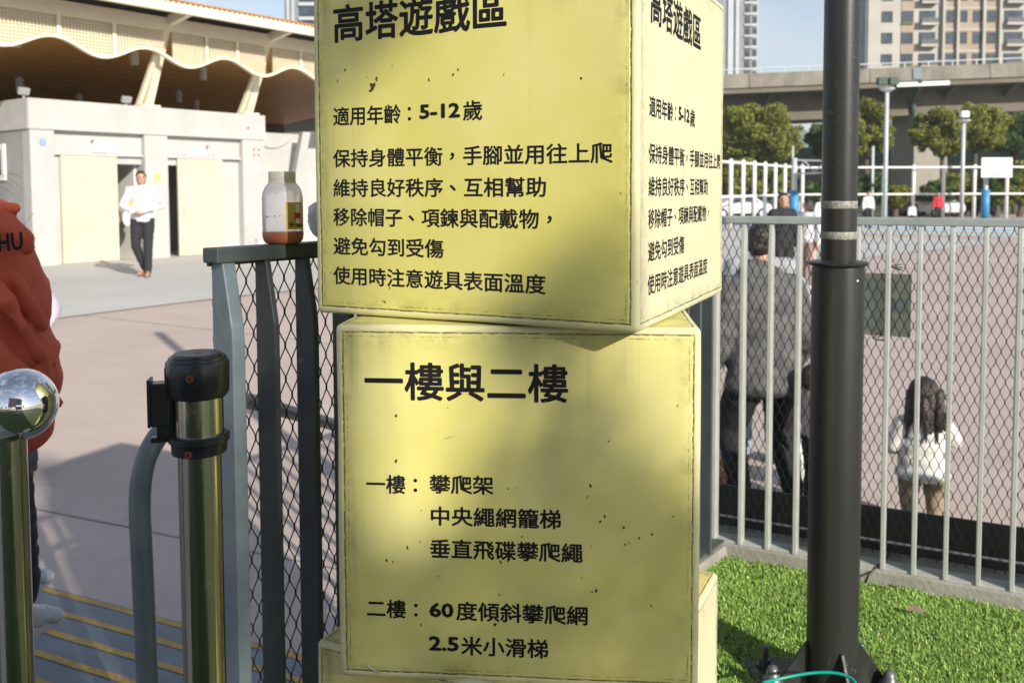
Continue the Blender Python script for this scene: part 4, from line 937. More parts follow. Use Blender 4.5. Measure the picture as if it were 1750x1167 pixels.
# trees
def leafmat(name, a, b):
    m, g = newmat(name, .6); rnd = g.nt.nodes.new('ShaderNodeNewGeometry').outputs['Random Per Island']
    g.link(g.mix(rnd, a, b), 'Base Color'); tr_ = g.nt.nodes.new('ShaderNodeBsdfTranslucent'); g.nt.links.new(g.mix(rnd, tuple(min(1, c * 1.5) for c in a), tuple(min(1, c * 1.5) for c in b)), tr_.inputs['Color'])
    mxs = g.nt.nodes.new('ShaderNodeMixShader'); mxs.inputs[0].default_value = .3; out = g.nt.nodes['Material Output']
    g.nt.links.new(g.b.outputs[0], mxs.inputs[1]); g.nt.links.new(tr_.outputs[0], mxs.inputs[2]); g.nt.links.new(mxs.outputs[0], out.inputs['Surface']); return m
M['leaf_y'] = leafmat('yellow_green_leaves', (.075, .10, .015), (.36, .36, .06)); M['leaf_g'] = leafmat('green_leaves', (.035, .07, .016), (.13, .20, .04)); M['bark'] = mat('bark', (.12, .10, .075), (.07, .06, .045), 8, .9, coord='World')
def leaves(clumps, size, n, m, name, parent, seed=1, pw=.8):
    """leaf-sized quads scattered through a set of clump volumes ((centre, radii) each)"""
    rng = np.random.default_rng(seed); vol = np.array([r_[0] * r_[1] * r_[2] for c, r_ in clumps]) ** pw; cnt = np.maximum(4, (n * vol / vol.sum()).astype(int)); P_ = []
    for (c, r_), k in zip(clumps, cnt):
        d = rng.normal(size=(k, 3)); d /= np.linalg.norm(d, axis=1)[:, None]; rad = rng.uniform(.35, 1.0, (k, 1)) ** .6
        P_.append(np.array(c) + d * rad * np.array(r_))
    p = np.concatenate(P_); k = len(p); a = rng.normal(size=(k, 3)); a /= np.linalg.norm(a, axis=1)[:, None]; b = np.cross(a, rng.normal(size=(k, 3))); b /= np.linalg.norm(b, axis=1)[:, None]
    s_ = (size * rng.uniform(.6, 1.3, (k, 1))); v = np.stack([p - a * s_, p + b * s_ * .5, p + a * s_, p - b * s_ * .5], 1).reshape(-1, 3)
    me = bpy.data.meshes.new(name); me.vertices.add(k * 4); me.vertices.foreach_set('co', v.reshape(-1)); me.loops.add(k * 4); me.polygons.add(k)
    me.loops.foreach_set('vertex_index', np.arange(k * 4, dtype=np.int32)); me.polygons.foreach_set('loop_start', np.arange(0, k * 4, 4, dtype=np.int32)); me.update(calc_edges=True)
    me.materials.append(m); return tag(link(name, me, parent), kind='stuff')
def tree(px, py0, py1, Y, wpx, m, lab, seed, n=5200, group='trees in front of the viaduct'):
    """crown between image heights py0 (top) and py1 (bottom) at distance Y"""
    random.seed(seed); k = Y / FPX; t = P(px, py0, Y); b = P(px, py1, Y); H = t.z - b.z; w_ = wpx * k / 2 * 1.12
    o = empty('tree', (t.x, Y, ZC), 0, lab, 'tree', group); cz = (t.z + b.z) / 2 - ZC; cl = []
    for i in range(60):
        a = random.uniform(0, 2 * math.pi); r_ = random.uniform(.02, 1.6) ** .5; zz = random.uniform(-1, 1); rr = math.sqrt(max(.1, 1 - zz * zz * .8))
        cl.append(((math.cos(a) * r_ * w_ * .85 * rr, math.sin(a) * r_ * w_ * .7 * rr, cz + zz * H * .42), (random.uniform(.10, .34) * w_,) * 2 + (random.uniform(.05, .17) * H,)))
    cl += [((random.uniform(-.6, .6) * w_, random.uniform(-.4, .4) * w_, cz + random.uniform(-.34, .22) * H), (random.uniform(.28, .5) * w_, .4 * w_, random.uniform(.16, .30) * H)) for _ in range(7)]
    leaves(cl, .12, int(n * 2.9), m, 'crown', o, seed)
    tk = MB(); base = cz - H * .45; tk.tube([(0, 0, 0), (.05, 0, base * .6), (0, .05, base + H * .15), (.1, 0, cz + H * .2)], [.22, .17, .13, .05], 8)
    for i in range(6):
        c = cl[i * 3][0]; tk.tube([(0, 0, base * .85 + i * .1), (c[0] * .5, c[1] * .5, (base + c[2]) / 2 + .3), c], [.09, .06, .02], 5)
    tk.build('trunk', M['bark'], o); return o
tree(1294, 178, 285, 62, 118, M['leaf_y'], 'broad yellow-green tree between the sign cubes and the black pole', 11, 9000)
tree(1408, 208, 270, 64, 44, M['leaf_g'], 'small dark tree showing just left of the black pole', 12, 3500)
tree(1482, 172, 268, 60, 78, M['leaf_y'], 'tree directly right of the black pole under the viaduct', 13, 6500)
tree(1612, 182, 262, 60, 88, M['leaf_y'], 'yellow-green tree in front of the concrete pier', 14, 6500)
tree(1668, 176, 258, 61, 84, M['leaf_y'], 'yellow-green tree behind the white lamp head', 15, 6500)
tree(1738, 192, 262, 63, 110, M['leaf_g'], 'darker green tree at the right edge of the photo', 16, 6000)
for i, (px, y0, y1, Y, w_, m_) in enumerate(((1265, 268, 330, 57, 60, 'leaf_y'), (1330, 283, 345, 57, 66, 'leaf_y'), (1395, 310, 350, 56, 50, 'leaf_g'), (1485, 297, 352, 57, 62, 'leaf_g'), (1530, 318, 352, 57, 44, 'leaf_y'), (1600, 308, 352, 57, 50, 'leaf_g'), (1640, 295, 350, 58, 60, 'leaf_y'), (1705, 288, 350, 57, 56, 'leaf_g'), (1745, 280, 350, 57, 54, 'leaf_y'))):
    lab = ['loose yellowish bush behind the oblique part of the white fence', 'yellowish bush behind the young man with the green lanyard', 'dark bush beneath the half-hidden backboard', 'bush right of the black pole behind the white fence', 'low yellowish bush right of the tall light pole', 'thin bush in front of the concrete pier', 'bush left of the far white backboard', 'green bush right of the far white backboard', 'yellowish bush at the right edge behind the white fence'][i]
    tree(px, y0, y1, Y, w_, M[m_], lab, 30 + i, 2200, 'bushes behind the white court fence')
# far mass of greenery under the viaduct
cl = [((x, 100 + random.uniform(-3, 3), random.uniform(.5, 3.5)), (4, 2, 2.2)) for x in range(12, 60, 3)]
o = leaves(cl, .4, 9000, M['leaf_g'], 'greenery', None, 5); tag(o, 'mass of dark greenery beyond the lower road', 'greenery')

# ================================================================== things behind the camera that shade and mirror in the steel
# added tower, placed and shaped to shade the ramp and the cubes' left part
M['tw_pan'] = mat('tower_panel_grey', (.16, .17, .18), (.2, .21, .22), 2, .6); M['tw_pink'] = mat('tower_panel_mauve', (.35, .2, .22), rough=.6); M['tw_post'] = mat('tower_post_blue', (.12, .2, .24), rough=.4)
pt = empty('shade_tower', (1.6, -8.2, .02), 0, 'tall play tower added behind the photographer, shaped to shade the ramp and cubes', 'play tower')
def tbx(nm, x0, x1, y0, y1, z0, z1, m): return MB().box(((x0 + x1) / 2 - 1.6, (y0 + y1) / 2 + 8.2, (z0 + z1) / 2 - .02), (x1 - x0, y1 - y0, z1 - z0)).build(nm, M[m], pt)
for x in (-1.2, 2.6, 5.8):
    for y in (-8.1, -11.3): tbx('post', x - .09, x + .09, y - .09, y + .09, .02, 7.2, 'tw_post')
tbx('deck', -1.2, 5.9, -11.3, -8.1, 2.2, 2.35, 'tw_pan'); tbx('deck', -1.2, 5.9, -11.3, -8.1, 4.4, 4.55, 'tw_pan')
tbx('panel', -1.1, 2.5, -8.06, -8.0, 2.4, 6.6, 'tw_pink')
tbx('panel', 2.7, 5.93, -8.06, -8.0, 2.9, 6.75, 'tw_pan'); tbx('panel', 2.7, 5.93, -8.06, -8.0, .3, 2.1, 'tw_pan')
# scalloped roof edge
rfp = [(-1.6, 6.9)] + [(-1.6 + 7.5 * i / 60, 7.22 + .16 * abs(math.sin(i / 60 * math.pi * 5))) for i in range(61)] + [(5.9, 6.75), (-1.6, 6.7)]
MB().prism([(x - 1.6, .15, z - .02) for x, z in rfp], (0, -.06, 0)).build('roof_valance', M['tw_pan'], pt)
MB().add([(-3.2, .15, 7.1), (4.45, .15, 7.1), (3.9, -3.2, 7.9), (-3.2, -3.2, 7.9)], [(0, 1, 2, 3)]).build('roof', M['tw_pink'], pt)
# added foliage between the sun and the cubes, shaped to cast their dapples
def shade_clumps():
    """clumps set along sun rays from the cube faces, shaped to dapple them"""
    cl = []
    def blocker(X, Z, r_, y=-8.0, n=1):
        dy = random.uniform(-.45, .45); cl.append(((X - .668 * dy, y + dy, Z - .5432 * dy), (r_, r_, r_)))
    random.seed(21)
    Q = lambda u, z, low: ((-.382 + .905 * u) + .506 * ((1.741 - .425 * u + 8) / .7575), z + .4115 * ((1.741 - .425 * u + 8) / .7575)) if not low else ((-.32 + .996 * u) + .506 * ((1.60 - .09 * u + 8) / .7575), z + .4115 * ((1.60 - .09 * u + 8) / .7575))
    for u, z, r_ in ((.02, 1.95, .15), (.15, 1.95, .12), (.26, 1.97, .07), (.06, 1.82, .11), (.17, 1.82, .07), (-.03, 1.68, .08), (-.09, 1.5, .09), (-.07, 1.37, .09), (.06, 1.29, .05),
                    (.54, 1.34, .09), (.46, 1.31, .07), (.57, 1.43, .06), (.42, 1.27, .05)): blocker(*Q(u, z, False), r_)
    # lower cube: leave the bright patch at the upper left and the one at the upper right corner
    for i in range(13):
        for j in range(13):
            u, z = -.03 + .70 * i / 12, .56 + .73 * j / 12
            hole = ((u - .16) / .17) ** 2 + ((z - 1.13) / .23) ** 2 < 1 or ((u - .68) / .19) ** 2 + ((z - 1.27) / .27) ** 2 < 1
            if not hole: blocker(*Q(u, z, True), .052)
    return cl
sh = empty('dapple_caster', (6.3, -9.0, .02), 0, 'unseen tree added behind the photographer, its foliage shaped to dapple the cubes', 'tree')
cl = shade_clumps(); cl = [((c[0] - 6.3, c[1] + 9.0, c[2] - .02), r_) for c, r_ in cl]
leaves(cl, .020, 5000, M['leaf_g'], 'crown', sh, 9, .62)
tk = MB(); tk.tube([(0, 0, 0), (.05, .1, 2.5), (.05, .3, 4.5), (.1, .8, 6.0)], [.16, .13, .10, .05], 10)
for k in range(8):
    c = cl[(k * 23) % len(cl)][0]; tk.tube([(.05, .3, 4.3 + .1 * k), (c[0] * .5, .7, (c[2] + 4.6) / 2), c], [.05, .03, .01], 6)
tk.build('trunk', M['bark'], sh)
# lamp on a pole and a far line of trees so the mirror ball has a world to show
lp = empty('park_lamp', (-3.2, -9, .02), 0, 'black park lamp on the lawn behind the photographer', 'lamp')
MB().lathe([(.06, 0), (.05, 5)], n=12).build('pole', M['pole'], lp, smooth=True); MB().box((0, 0, 5.1), (.5, .5, .12)).build('head', M['pole'], lp)
MB().lathe([(.55, 0), (.55, .03), (0, .03)], n=24).build('plinth', M['whitepaint'], lp)
for i in range(7):
    x = -30 + i * 11; o = empty('tree', (x, -42 - (i % 3) * 4, -.3), 0, ['leftmost','second','third','middle','fifth','sixth','rightmost'][i] + ' green tree of the row far behind the photographer', 'tree', 'trees far behind the photographer')
    random.seed(70 + i); cc = [((random.uniform(-3, 3), random.uniform(-2, 2), random.uniform(2.5, 7.5)), (1.6, 1.6, 1.1)) for _ in range(14)]
    leaves(cc, .35, 900, M['leaf_g'], 'crown', o, 70 + i); MB().tube([(0, 0, 0), (0, 0, 4)], .2, 6).build('trunk', M['bark'], o)

# ================================================================== bottle and bag on the left rail
tB = isect(Vector((0, 0, 0)), Vector((P(484, 411, 1).x, 1, 0)), fl0 + nL * .018, fld)
btl = empty('bottle', (tB.x, tB.y, 1.4175), 0, 'clear plastic bottle with beige cap and a little brown drink on the fence rail', 'bottle')
R0 = .0425
prof = [(.030, .0), (.036, .002), (.0405, .008), (R0, .018), (R0, .098), (.0405, .110), (.036, .120), (.030, .127), (.0275, .129)]
gm, g = newmat('clear_plastic', .12); g.b.inputs['Base Color'].default_value = (.90, .89, .90, 1); g.b.inputs['Transmission Weight'].default_value = .6; g.b.inputs['IOR'].default_value = 1.12; g.b.inputs['Roughness'].default_value = .22
MB().lathe(prof, n=48).build('body', gm, btl, sharp=60)
dm = mat('milk_tea', (.36, .115, .05), (.42, .15, .07), 20, .35)
MB().lathe([(.0302, -.0002), (.0364, .0016), (.0409, .0078), (R0 + .0004, .018), (R0 + .0004, .0255), (R0 - .001, .0262), (0, .0262)], n=48).build('drink', dm, btl, sharp=50)
MB().lathe([(.0283, .128), (.0283, .1365), (.0275, .1368), (.0275, .1375), (.0283, .138), (.0283, .150), (.0272, .1525), (0, .1528)], n=48).build('cap', mat('beige_cap', (.74, .70, .58), rough=.45), btl, sharp=40)
lbm, g = newmat('gold_label', .4); o_ = g.obj(); g.link(g.mix(g.noise(o_, 30, 4), (.55, .33, .05), (.75, .56, .16)), 'Base Color')
def patch(a0, a1, z0, z1, r_, m, nm, par=btl):
    mb = MB(); n = 14; lo = []; hi = []
    for i in range(n + 1):
        a = R(a0 + (a1 - a0) * i / n); lo.append((r_ * math.cos(a), r_ * math.sin(a), z0)); hi.append((r_ * math.cos(a), r_ * math.sin(a), z1))
    mb.add(lo + hi, [(i, i + 1, n + 2 + i, n + 1 + i) for i in range(n)]); return mb.build(nm, m, par, smooth=True)
va_ = math.degrees(math.atan2(-tB.y, -tB.x))      # direction of the camera as seen from the bottle
lab_ = patch(va_ + 8, va_ + 72, .031, .088, R0 + .0004, lbm, 'label')
patch(va_ + 33, va_ + 56, .049, .066, R0 + .0008, M['red'], 'red_disc', lab_); patch(va_ + 37, va_ + 53, .044, .054, R0 + .0011, M['whitepaint'], 'white_print', lab_); patch(va_ + 37, va_ + 52, .066, .084, R0 + .0011, M['whitepaint'], 'white_print', lab_)
def wrap(me, ang0, z0, r_):
    for v in me.vertices:
        a = R(ang0) + v.co.x / r_; v.co = Vector((r_ * math.cos(a), r_ * math.sin(a), z0 + v.co.y))
t_ = text_mesh('宋', .0125, .012); wrap(t_, va_ + 15, .036, R0 + .0012); t_.materials.append(M['ink']); link('text_line', t_, lab_)
mb = MB(); pts = []
for i in range(40):
    a = R(va_ + 33 + i * .85); pts.append(((R0 + .0013) * math.cos(a), (R0 + .0013) * math.sin(a), .0395 + .0028 * math.sin(i * .75) + .0012 * math.sin(i * 1.9)))
mb.tube(pts, .00045, 4); mb.build('handwriting', M['ink'], lab_)
dots = MB()
for a_, z_q, r_ in ((-18, .107, .0014), (10, .124, .001), (-47, .058, .0018), (-22, .0595, .0015), (-8, .0605, .0012), (-35, .059, .001)): 
    rr = R0 + .0006 - (max(0, z_q - .1) * .45); a = R(va_ + a_); dots.sphere((rr * math.cos(a), rr * math.sin(a), z_q), r_, 8, 5)
tag(dots.build('flecks', M['scuff'], btl), kind='stuff')
# plastic bag behind it
bgm, g = newmat('thin_white_plastic', .35); g.b.inputs['Base Color'].default_value = (.74, .74, .80, 1); g.b.inputs['Transmission Weight'].default_value = .35
bmv = bmesh.new(); bmesh.ops.create_icosphere(bmv, subdivisions=4, radius=1)
for v in bmv.verts:
    c = v.co.copy(); q = 1 + .22 * noise.noise(c * 1.8) + .10 * noise.noise(c * 5); v.co = Vector((c.x * .055 * q, c.y * .045 * q, (c.z * .052 * q + .050) * (1 + .25 * max(0, c.x))))
    if v.co.z < .001: v.co.z = .001
me = bpy.data.meshes.new('bag'); bmv.to_mesh(me); bmv.free(); me.materials.append(bgm); me.polygons.foreach_set('use_smooth', [True] * len(me.polygons))
o = link('plastic_bag', me); o.location = (*(fl0 + fld * .30 + nL * .018).xy, 1.4175); tag(o, 'crumpled white plastic bag on the rail between the bottle and the yellow cube', 'bag')

# ================================================================== people
def capsule(mb, a, b, ra, rb):
    a, b = Vector(a), Vector(b); mb.sphere(a, ra, 14, 9); mb.sphere(b, rb, 14, 9)
    if (b - a).length > 1e-4: mb.tube([a, b], [ra, rb], 14)
def fuse(mb, voxel, smooth, name, m, parent, wrinkle=0, wscale=9, seed=0):
    """join overlapping shapes into one continuous skin"""
    me = mb.mesh('tmp', []); o = bpy.data.objects.new('tmp', me); col.objects.link(o)
    r_ = o.modifiers.new('r', 'REMESH'); r_.mode = 'VOXEL'; r_.voxel_size = voxel; r_.use_smooth_shade = True
    if smooth: s_ = o.modifiers.new('s', 'SMOOTH'); s_.factor = .6; s_.iterations = smooth
    bpy.context.view_layer.update(); ev = o.evaluated_get(bpy.context.evaluated_depsgraph_get()); out = bpy.data.meshes.new_from_object(ev)
    bpy.data.objects.remove(o); out.name = name; out.materials.clear(); out.materials.append(m)
    if wrinkle:
        for v in out.vertices:
            p = v.co * wscale; q = Vector((p.x * .55 + p.z * .5 + seed, p.y * .7, p.z * 1.25 - p.x * .35)); f1 = noise.noise(q); f2 = noise.noise(q * 2.1 + Vector((3, 1, 7))); v.co += v.normal * wrinkle * (1.1 - 2.6 * abs(f1) + .8 * (.5 - abs(f2)) * (1 if f1 > -.15 else .4))
    out.polygons.foreach_set('use_smooth', [True] * len(out.polygons)); return link(name, out, parent)
cloth_cache = {}
def cloth(name, c, c2=None, rough=.85):
    if name not in cloth_cache: cloth_cache[name] = mat(name, c, c2 or tuple(x * .8 for x in c), 14, rough, bump=.10, bscale=120)
    return cloth_cache[name]
M['skin'] = mat('skin', (.52, .30, .21), (.46, .25, .17), 12, .5); M['hair'] = mat('black_hair', (.018, .014, .012), (.035, .026, .02), 60, .4, bump=.6, bscale=90, stretch=(3, 3, .4))
STD = dict(head=(0, -.01, 1.61), neck=(0, .01, 1.46), chest=(0, 0, 1.30), belly=(0, 0, 1.10), pelvis=(0, 0, .96),
           shL=(-.18, .01, 1.40), shR=(.18, .01, 1.40), elL=(-.24, .02, 1.12), elR=(.24, .02, 1.12), wrL=(-.25, -.05, .88), wrR=(.25, -.05, .88),
           hipL=(-.09, 0, .93), hipR=(.09, 0, .93), knL=(-.10, -.02, .50), knR=(.10, -.02, .50), anL=(-.10, .01, .08), anR=(.10, .01, .08), toL=(-.12, -.14, .035), toR=(.12, -.14, .035))
def person(loc, rz, H, pose, label, top, legs, shoes, hairlen=0, sleeve=1.0, vox=.012, build=1.08, hood=False, face=True, group=None, kid=False, smooth=6, extra=None, topname='shirt', shorts=False, hem=.98, headk=1.0):
    J = {k: Vector(v) for k, v in STD.items()}
    for k, v in pose.items(): J[k] = Vector(v)
    hs = (1.45 if kid else 1.0) * headk
    for k in J: J[k] = J[k] * (H / 1.73)
    s = H / 1.73; W_ = s * build
    o = empty('person', loc, rz, label, 'person', group)
    h = J['head']; fwd = Vector((0, -1, 0))
    if 'face' in pose: fwd = Vector(pose['face']).normalized(); 
    fwd = Vector((fwd.x, fwd.y, 0)).normalized(); sd = Vector((-fwd.y, fwd.x, 0)) * -1
    b = MB(); hr = .078 * s * hs
    b.sphere(h + Vector((0, 0, .02 * s * hs)), (hr, hr * 1.12, hr * 1.12), 18, 12); b.sphere(h + fwd * .022 * s * hs - Vector((0, 0, .045 * s * hs)), (hr * .74, hr * .80, hr * .85), 14, 10)
    if face:
        b.sphere(h + fwd * hr * 1.18 - Vector((0, 0, .012 * s * hs)), (.011 * s * hs, .017 * s * hs, .020 * s * hs), 8, 6)
        for q in (-1, 1): b.sphere(h + sd * q * hr * 1.0 - Vector((0, 0, .005 * s)), (.010 * s * hs, .018 * s * hs, .028 * s * hs), 8, 6)
    capsule(b, h - Vector((0, 0, .04 * s)) - fwd * .01, J['neck'] - Vector((0, 0, .05 * s)), .05 * s, .06 * s)
    def torso(mb, g_):
        c, be, p = J['chest'], J['belly'], J['pelvis']
        mb.sphere(c + (J['neck'] - c) * .15, (.155 * W_ + g_, .105 * W_ + g_, .17 * s + g_), 18, 12); mb.sphere(be, (.145 * W_ + g_, .098 * W_ + g_, .16 * s + g_), 16, 10); mb.sphere(p, (.162 * W_ + g_, .112 * W_ + g_, .12 * s + g_), 16, 10)
        capsule(mb, J['shL'], J['shR'], .055 * W_ + g_, .055 * W_ + g_); capsule(mb, J['shL'] * .4 + J['neck'] * .6 - Vector((0, 0, .05 * s)), J['shR'] * .4 + J['neck'] * .6 - Vector((0, 0, .05 * s)), .05 * s + g_, .05 * s + g_)
    def arm(mb, k, g_, upto=2.0):
        a, e, w_ = J['sh' + k], J['el' + k], J['wr' + k]
        capsule(mb, a, e, .052 * W_ + g_, .040 * W_ + g_)
        if upto > 1: t = min(1, upto - 1); capsule(mb, e, e + (w_ - e) * t, .040 * W_ + g_, (.040 - .014 * t) * W_ + g_)
    def leg(mb, k, g_, upto=2.0):
        a, e, w_ = J['hip' + k], J['kn' + k], J['an' + k]
        capsule(mb, a, e, .083 * W_ + g_, .054 * W_ + g_); t = min(1, upto - 1)
        if t > 0: capsule(mb, e, e + (w_ - e) * t, .054 * W_ + g_, (.054 - .016 * t) * W_ + g_)
    torso(b, -.004)
    for k in 'LR':
        arm(b, k, -.003); leg(b, k, -.004); capsule(b, J['an' + k], J['to' + k], .035 * s, .026 * s)
        w_ = J['wr' + k]; d = (w_ - J['el' + k]).normalized(); side = d.cross(Vector((0, 0, 1)));  side = side.normalized() if side.length > .2 else Vector((1, 0, 0))
        if 'hand' + k in pose: d = Vector(pose['hand' + k]).normalized()
        q = d.cross(side).normalized(); side = q.cross(d).normalized()
        capsule(b, w_, w_ + d * .05 * s, .024 * s, .030 * s)
        for f in range(4):      # four fingers of unequal length, gently bent
            r0 = w_ + d * .06 * s + side * (f - 1.5) * .019 * s; L = (.058, .068, .064, .05)[f] * s; m_ = r0 + d * L * .6 + q * .004 * s
            capsule(b, r0, m_, .0095 * s, .0085 * s); capsule(b, m_, m_ + d * L * .45 + q * .018 * s, .0085 * s, .0070 * s)
        t0 = w_ + d * .02 * s + side * .024 * s; capsule(b, t0, t0 + d * .035 * s + side * .028 * s, .011 * s, .010 * s); capsule(b, t0 + d * .035 * s + side * .028 * s, t0 + d * .065 * s + side * .030 * s, .010 * s, .008 * s)
    fuse(b, vox * (.75 if vox < .014 else 1), 2, 'body', M['skin'], o)
    if face:
        for q in (-1, 1):
            MB().sphere(h + fwd * (hr * 1.07) + sd * q * .030 * s * hs + Vector((0, 0, .012 * s * hs)), (.011 * s * hs, .006 * s, .006 * s * hs), 8, 6).build('eye', M['blackdot'], o)
            MB().sphere(h + fwd * (hr * 1.07) + sd * q * .030 * s * hs + Vector((0, 0, .030 * s * hs)), (.017 * s * hs, .006 * s, .004 * s * hs), 8, 6).build('eyebrow', M['hair'], o)
        MB().sphere(h + fwd * (hr * 1.0) - Vector((0, 0, .052 * s * hs)), (.020 * s * hs, .012 * s, .005 * s * hs), 8, 6).build('mouth', mat('lips', (.35, .12, .10), rough=.5), o)
    t = MB(); torso(t, .016 * s)
    J_ = J
    if hem < .98: t.sphere(J['belly'] * .5 + J['pelvis'] * .5, (.172 * W_, .122 * W_, .17 * s), 16, 10); t.sphere(J['belly'] * .6 + J['chest'] * .4, (.168 * W_, .118 * W_, .17 * s), 16, 10); t.sphere(J['pelvis'] - Vector((0, 0, .05 * s)), (.172 * W_ + .016, .122 * W_ + .016, .10 * s), 16, 10)
    for k in 'LR': arm(t, k, .014 * s * build, 2.0 * sleeve if sleeve < 1 else 1 + min(1, (sleeve - 0) * .92))
    if hood:
        nk = J['neck']; t.sphere(nk - fwd * .055 * s + Vector((0, 0, -.02 * s)), (.125 * s, .075 * s, .085 * s), 16, 10); capsule(t, nk + sd * .10 * s - Vector((0, 0, .03 * s)), nk - sd * .10 * s - Vector((0, 0, .03 * s)), .05 * s, .05 * s)
    top_o = fuse(t, vox, smooth, topname, top, o, (.003 if kid else .006) * s, 9, len(label))
    l = MB(); l.sphere(J['pelvis'] - Vector((0, 0, .02 * s)), (.165 * W_ + .006, .115 * W_ + .006, .12 * s), 16, 10)
    for k in 'LR': leg(l, k, .013 * s, 2.0 if not shorts else 1.0)
    fuse(l, vox, smooth, 'trousers', legs, o, .006 * s, 8 / s, 7)
    for k in 'LR':
        a, t_ = J['an' + k], J['to' + k]; m_ = MB(); zz = Vector((0, 0, .012 * s)); capsule(m_, a - Vector((0, 0, .045 * s)), t_ + zz * .5, .042 * s, .036 * s); capsule(m_, a - Vector((0, 0, .01 * s)), a - Vector((0, 0, .045 * s)), .045 * s, .045 * s)
        fuse(m_, vox * .8, 2, 'shoe', shoes, o)
    hm = MB(); hm.sphere(h + Vector((0, 0, .032 * s * hs)) - fwd * .014 * s * hs, (hr * 1.07, hr * 1.16, hr * 1.15), 18, 12)
    hairm = fuse_hair(hm, h, hr, s, hs, fwd, sd, hairlen, vox, o)
    return o, J, top_o
def fuse_hair(hm, h, hr, s, hs, fwd, sd, hairlen, vox, o):
    rnd = random.Random(int(h.z * 1000))
    if hairlen:
        for k in range(15):
            a = math.pi * (k / 14 - .5) * 1.15; d = (-fwd * math.cos(a) + sd * math.sin(a)); p0 = h + d * hr * 1.02 + Vector((0, 0, .02 * s * hs)); L = hairlen * rnd.uniform(.8, 1.08)
            capsule(hm, p0, p0 + d * .012 * s + Vector((0, 0, -L * .55)), .024 * s * hs, .022 * s * hs); capsule(hm, p0 + d * .012 * s + Vector((0, 0, -L * .55)), p0 + d * .0 + Vector((rnd.uniform(-.01, .01), 0, -L)), .022 * s * hs, .008 * s * hs)
    else: hm.sphere(h - fwd * .03 * s * hs - Vector((0, 0, .022 * s * hs)), (hr * .98, hr * .98, hr * .85), 14, 9)
    # cut the hair away from the face with a plane through the brow
    ob = fuse(hm, vox * .8, 2, 'hair', M['hair'], o, .004 * s, 30 / s, 3); me = ob.data; bm = bmesh.new(); bm.from_mesh(me)
    n = (fwd * 1.0 - Vector((0, 0, .62))).normalized(); c = h + fwd * hr * .62 + Vector((0, 0, .045 * s * hs))
    r_ = bmesh.ops.bisect_plane(bm, geom=bm.verts[:] + bm.edges[:] + bm.faces[:], plane_co=c, plane_no=n, clear_outer=True)
    bmesh.ops.holes_fill(bm, edges=[e for e in bm.edges if e.is_boundary]); bm.to_mesh(me); bm.free(); return ob

# the man in white by the building
fm_ = P(246, 474, 14.8)
man, J, _ = person((fm_.x, 14.8, gz(fm_.x, 14.8) + .014), .18, 1.74, dict(head=(.0, -.03, 1.61), elL=(-.30, .0, 1.16), wrL=(-.07, -.22, 1.05), elR=(.31, .0, 1.17), wrR=(.03, -.24, 1.07), handL=(1, -.2, -.05), handR=(-1, -.2, -.1),
    knL=(-.10, -.06, .50), anL=(.02, .06, .10), toL=(-.06, -.08, .045), knR=(.09, -.07, .50), anR=(.09, -.10, .08), toR=(.10, -.26, .035), hipL=(-.09, 0, .93), face=(.35, -1, 0)),
    'man in a white long-sleeved shirt, black trousers and sandals before the white building', cloth('white_shirt', (.78, .78, .80)), cloth('black_trousers', (.022, .022, .026)), mat('tan_sandal', (.35, .20, .13), rough=.6), sleeve=1.0, vox=.014)
mb = MB(); mb.sphere((J['elR'] + J['wrR']) / 2 * .2 + J['elR'] * .8 + Vector((.0, -.045, .03)), (.035, .02, .02), 8, 6); mb.build('sleeve_mark', M['red'], man)
# adult in the grey hooded top, back to the camera
fg = Vector((1.475, 5.25, ZC))
gr, J, gtop = person(fg, math.pi + .12, 1.66, dict(head=(-.05, -.16, 1.585), neck=(-.02, -.09, 1.43), chest=(0, -.04, 1.20), belly=(0, 0, .97), pelvis=(0, .03, .80), shL=(-.19, -.04, 1.31), shR=(.20, -.04, 1.31), elL=(-.29, -.02, 1.00), wrL=(-.27, -.20, .78), elR=(.29, .02, .98), wrR=(.32, -.12, .75), hipL=(-.10, .02, .78), hipR=(.10, .02, .78),
    knL=(-.17, -.12, .44), anL=(-.19, .03, .08), toL=(-.22, -.12, .035), knR=(.16, -.12, .44), anR=(.15, .04, .08), toR=(.18, -.12, .035), face=(-.75, -.66, 0)),
    'adult seen from behind in washed grey hooded top and black trousers with white side stripes', cloth('washed_grey_cotton', (.13, .13, .124), (.06, .06, .062)), cloth('black_track_trousers', (.014, .014, .016)), cloth('dark_shoe', (.03, .03, .03)), sleeve=1.0, vox=.013, build=1.38, hood=True, hem=.9, topname='hooded_top')
st_ = MB()
for q in (-.012, .022):
    a, b, c = J['hipL'] + Vector((-.105, .06 + q, .05)), J['knL'] + Vector((-.072, .05 + q, 0)), J['anL'] + Vector((-.055, .03 + q, .02)); st_.tube([a, b, c], [.010, .009, .008], 6)
st_.build('side_stripe', M['whitepaint'], gr)
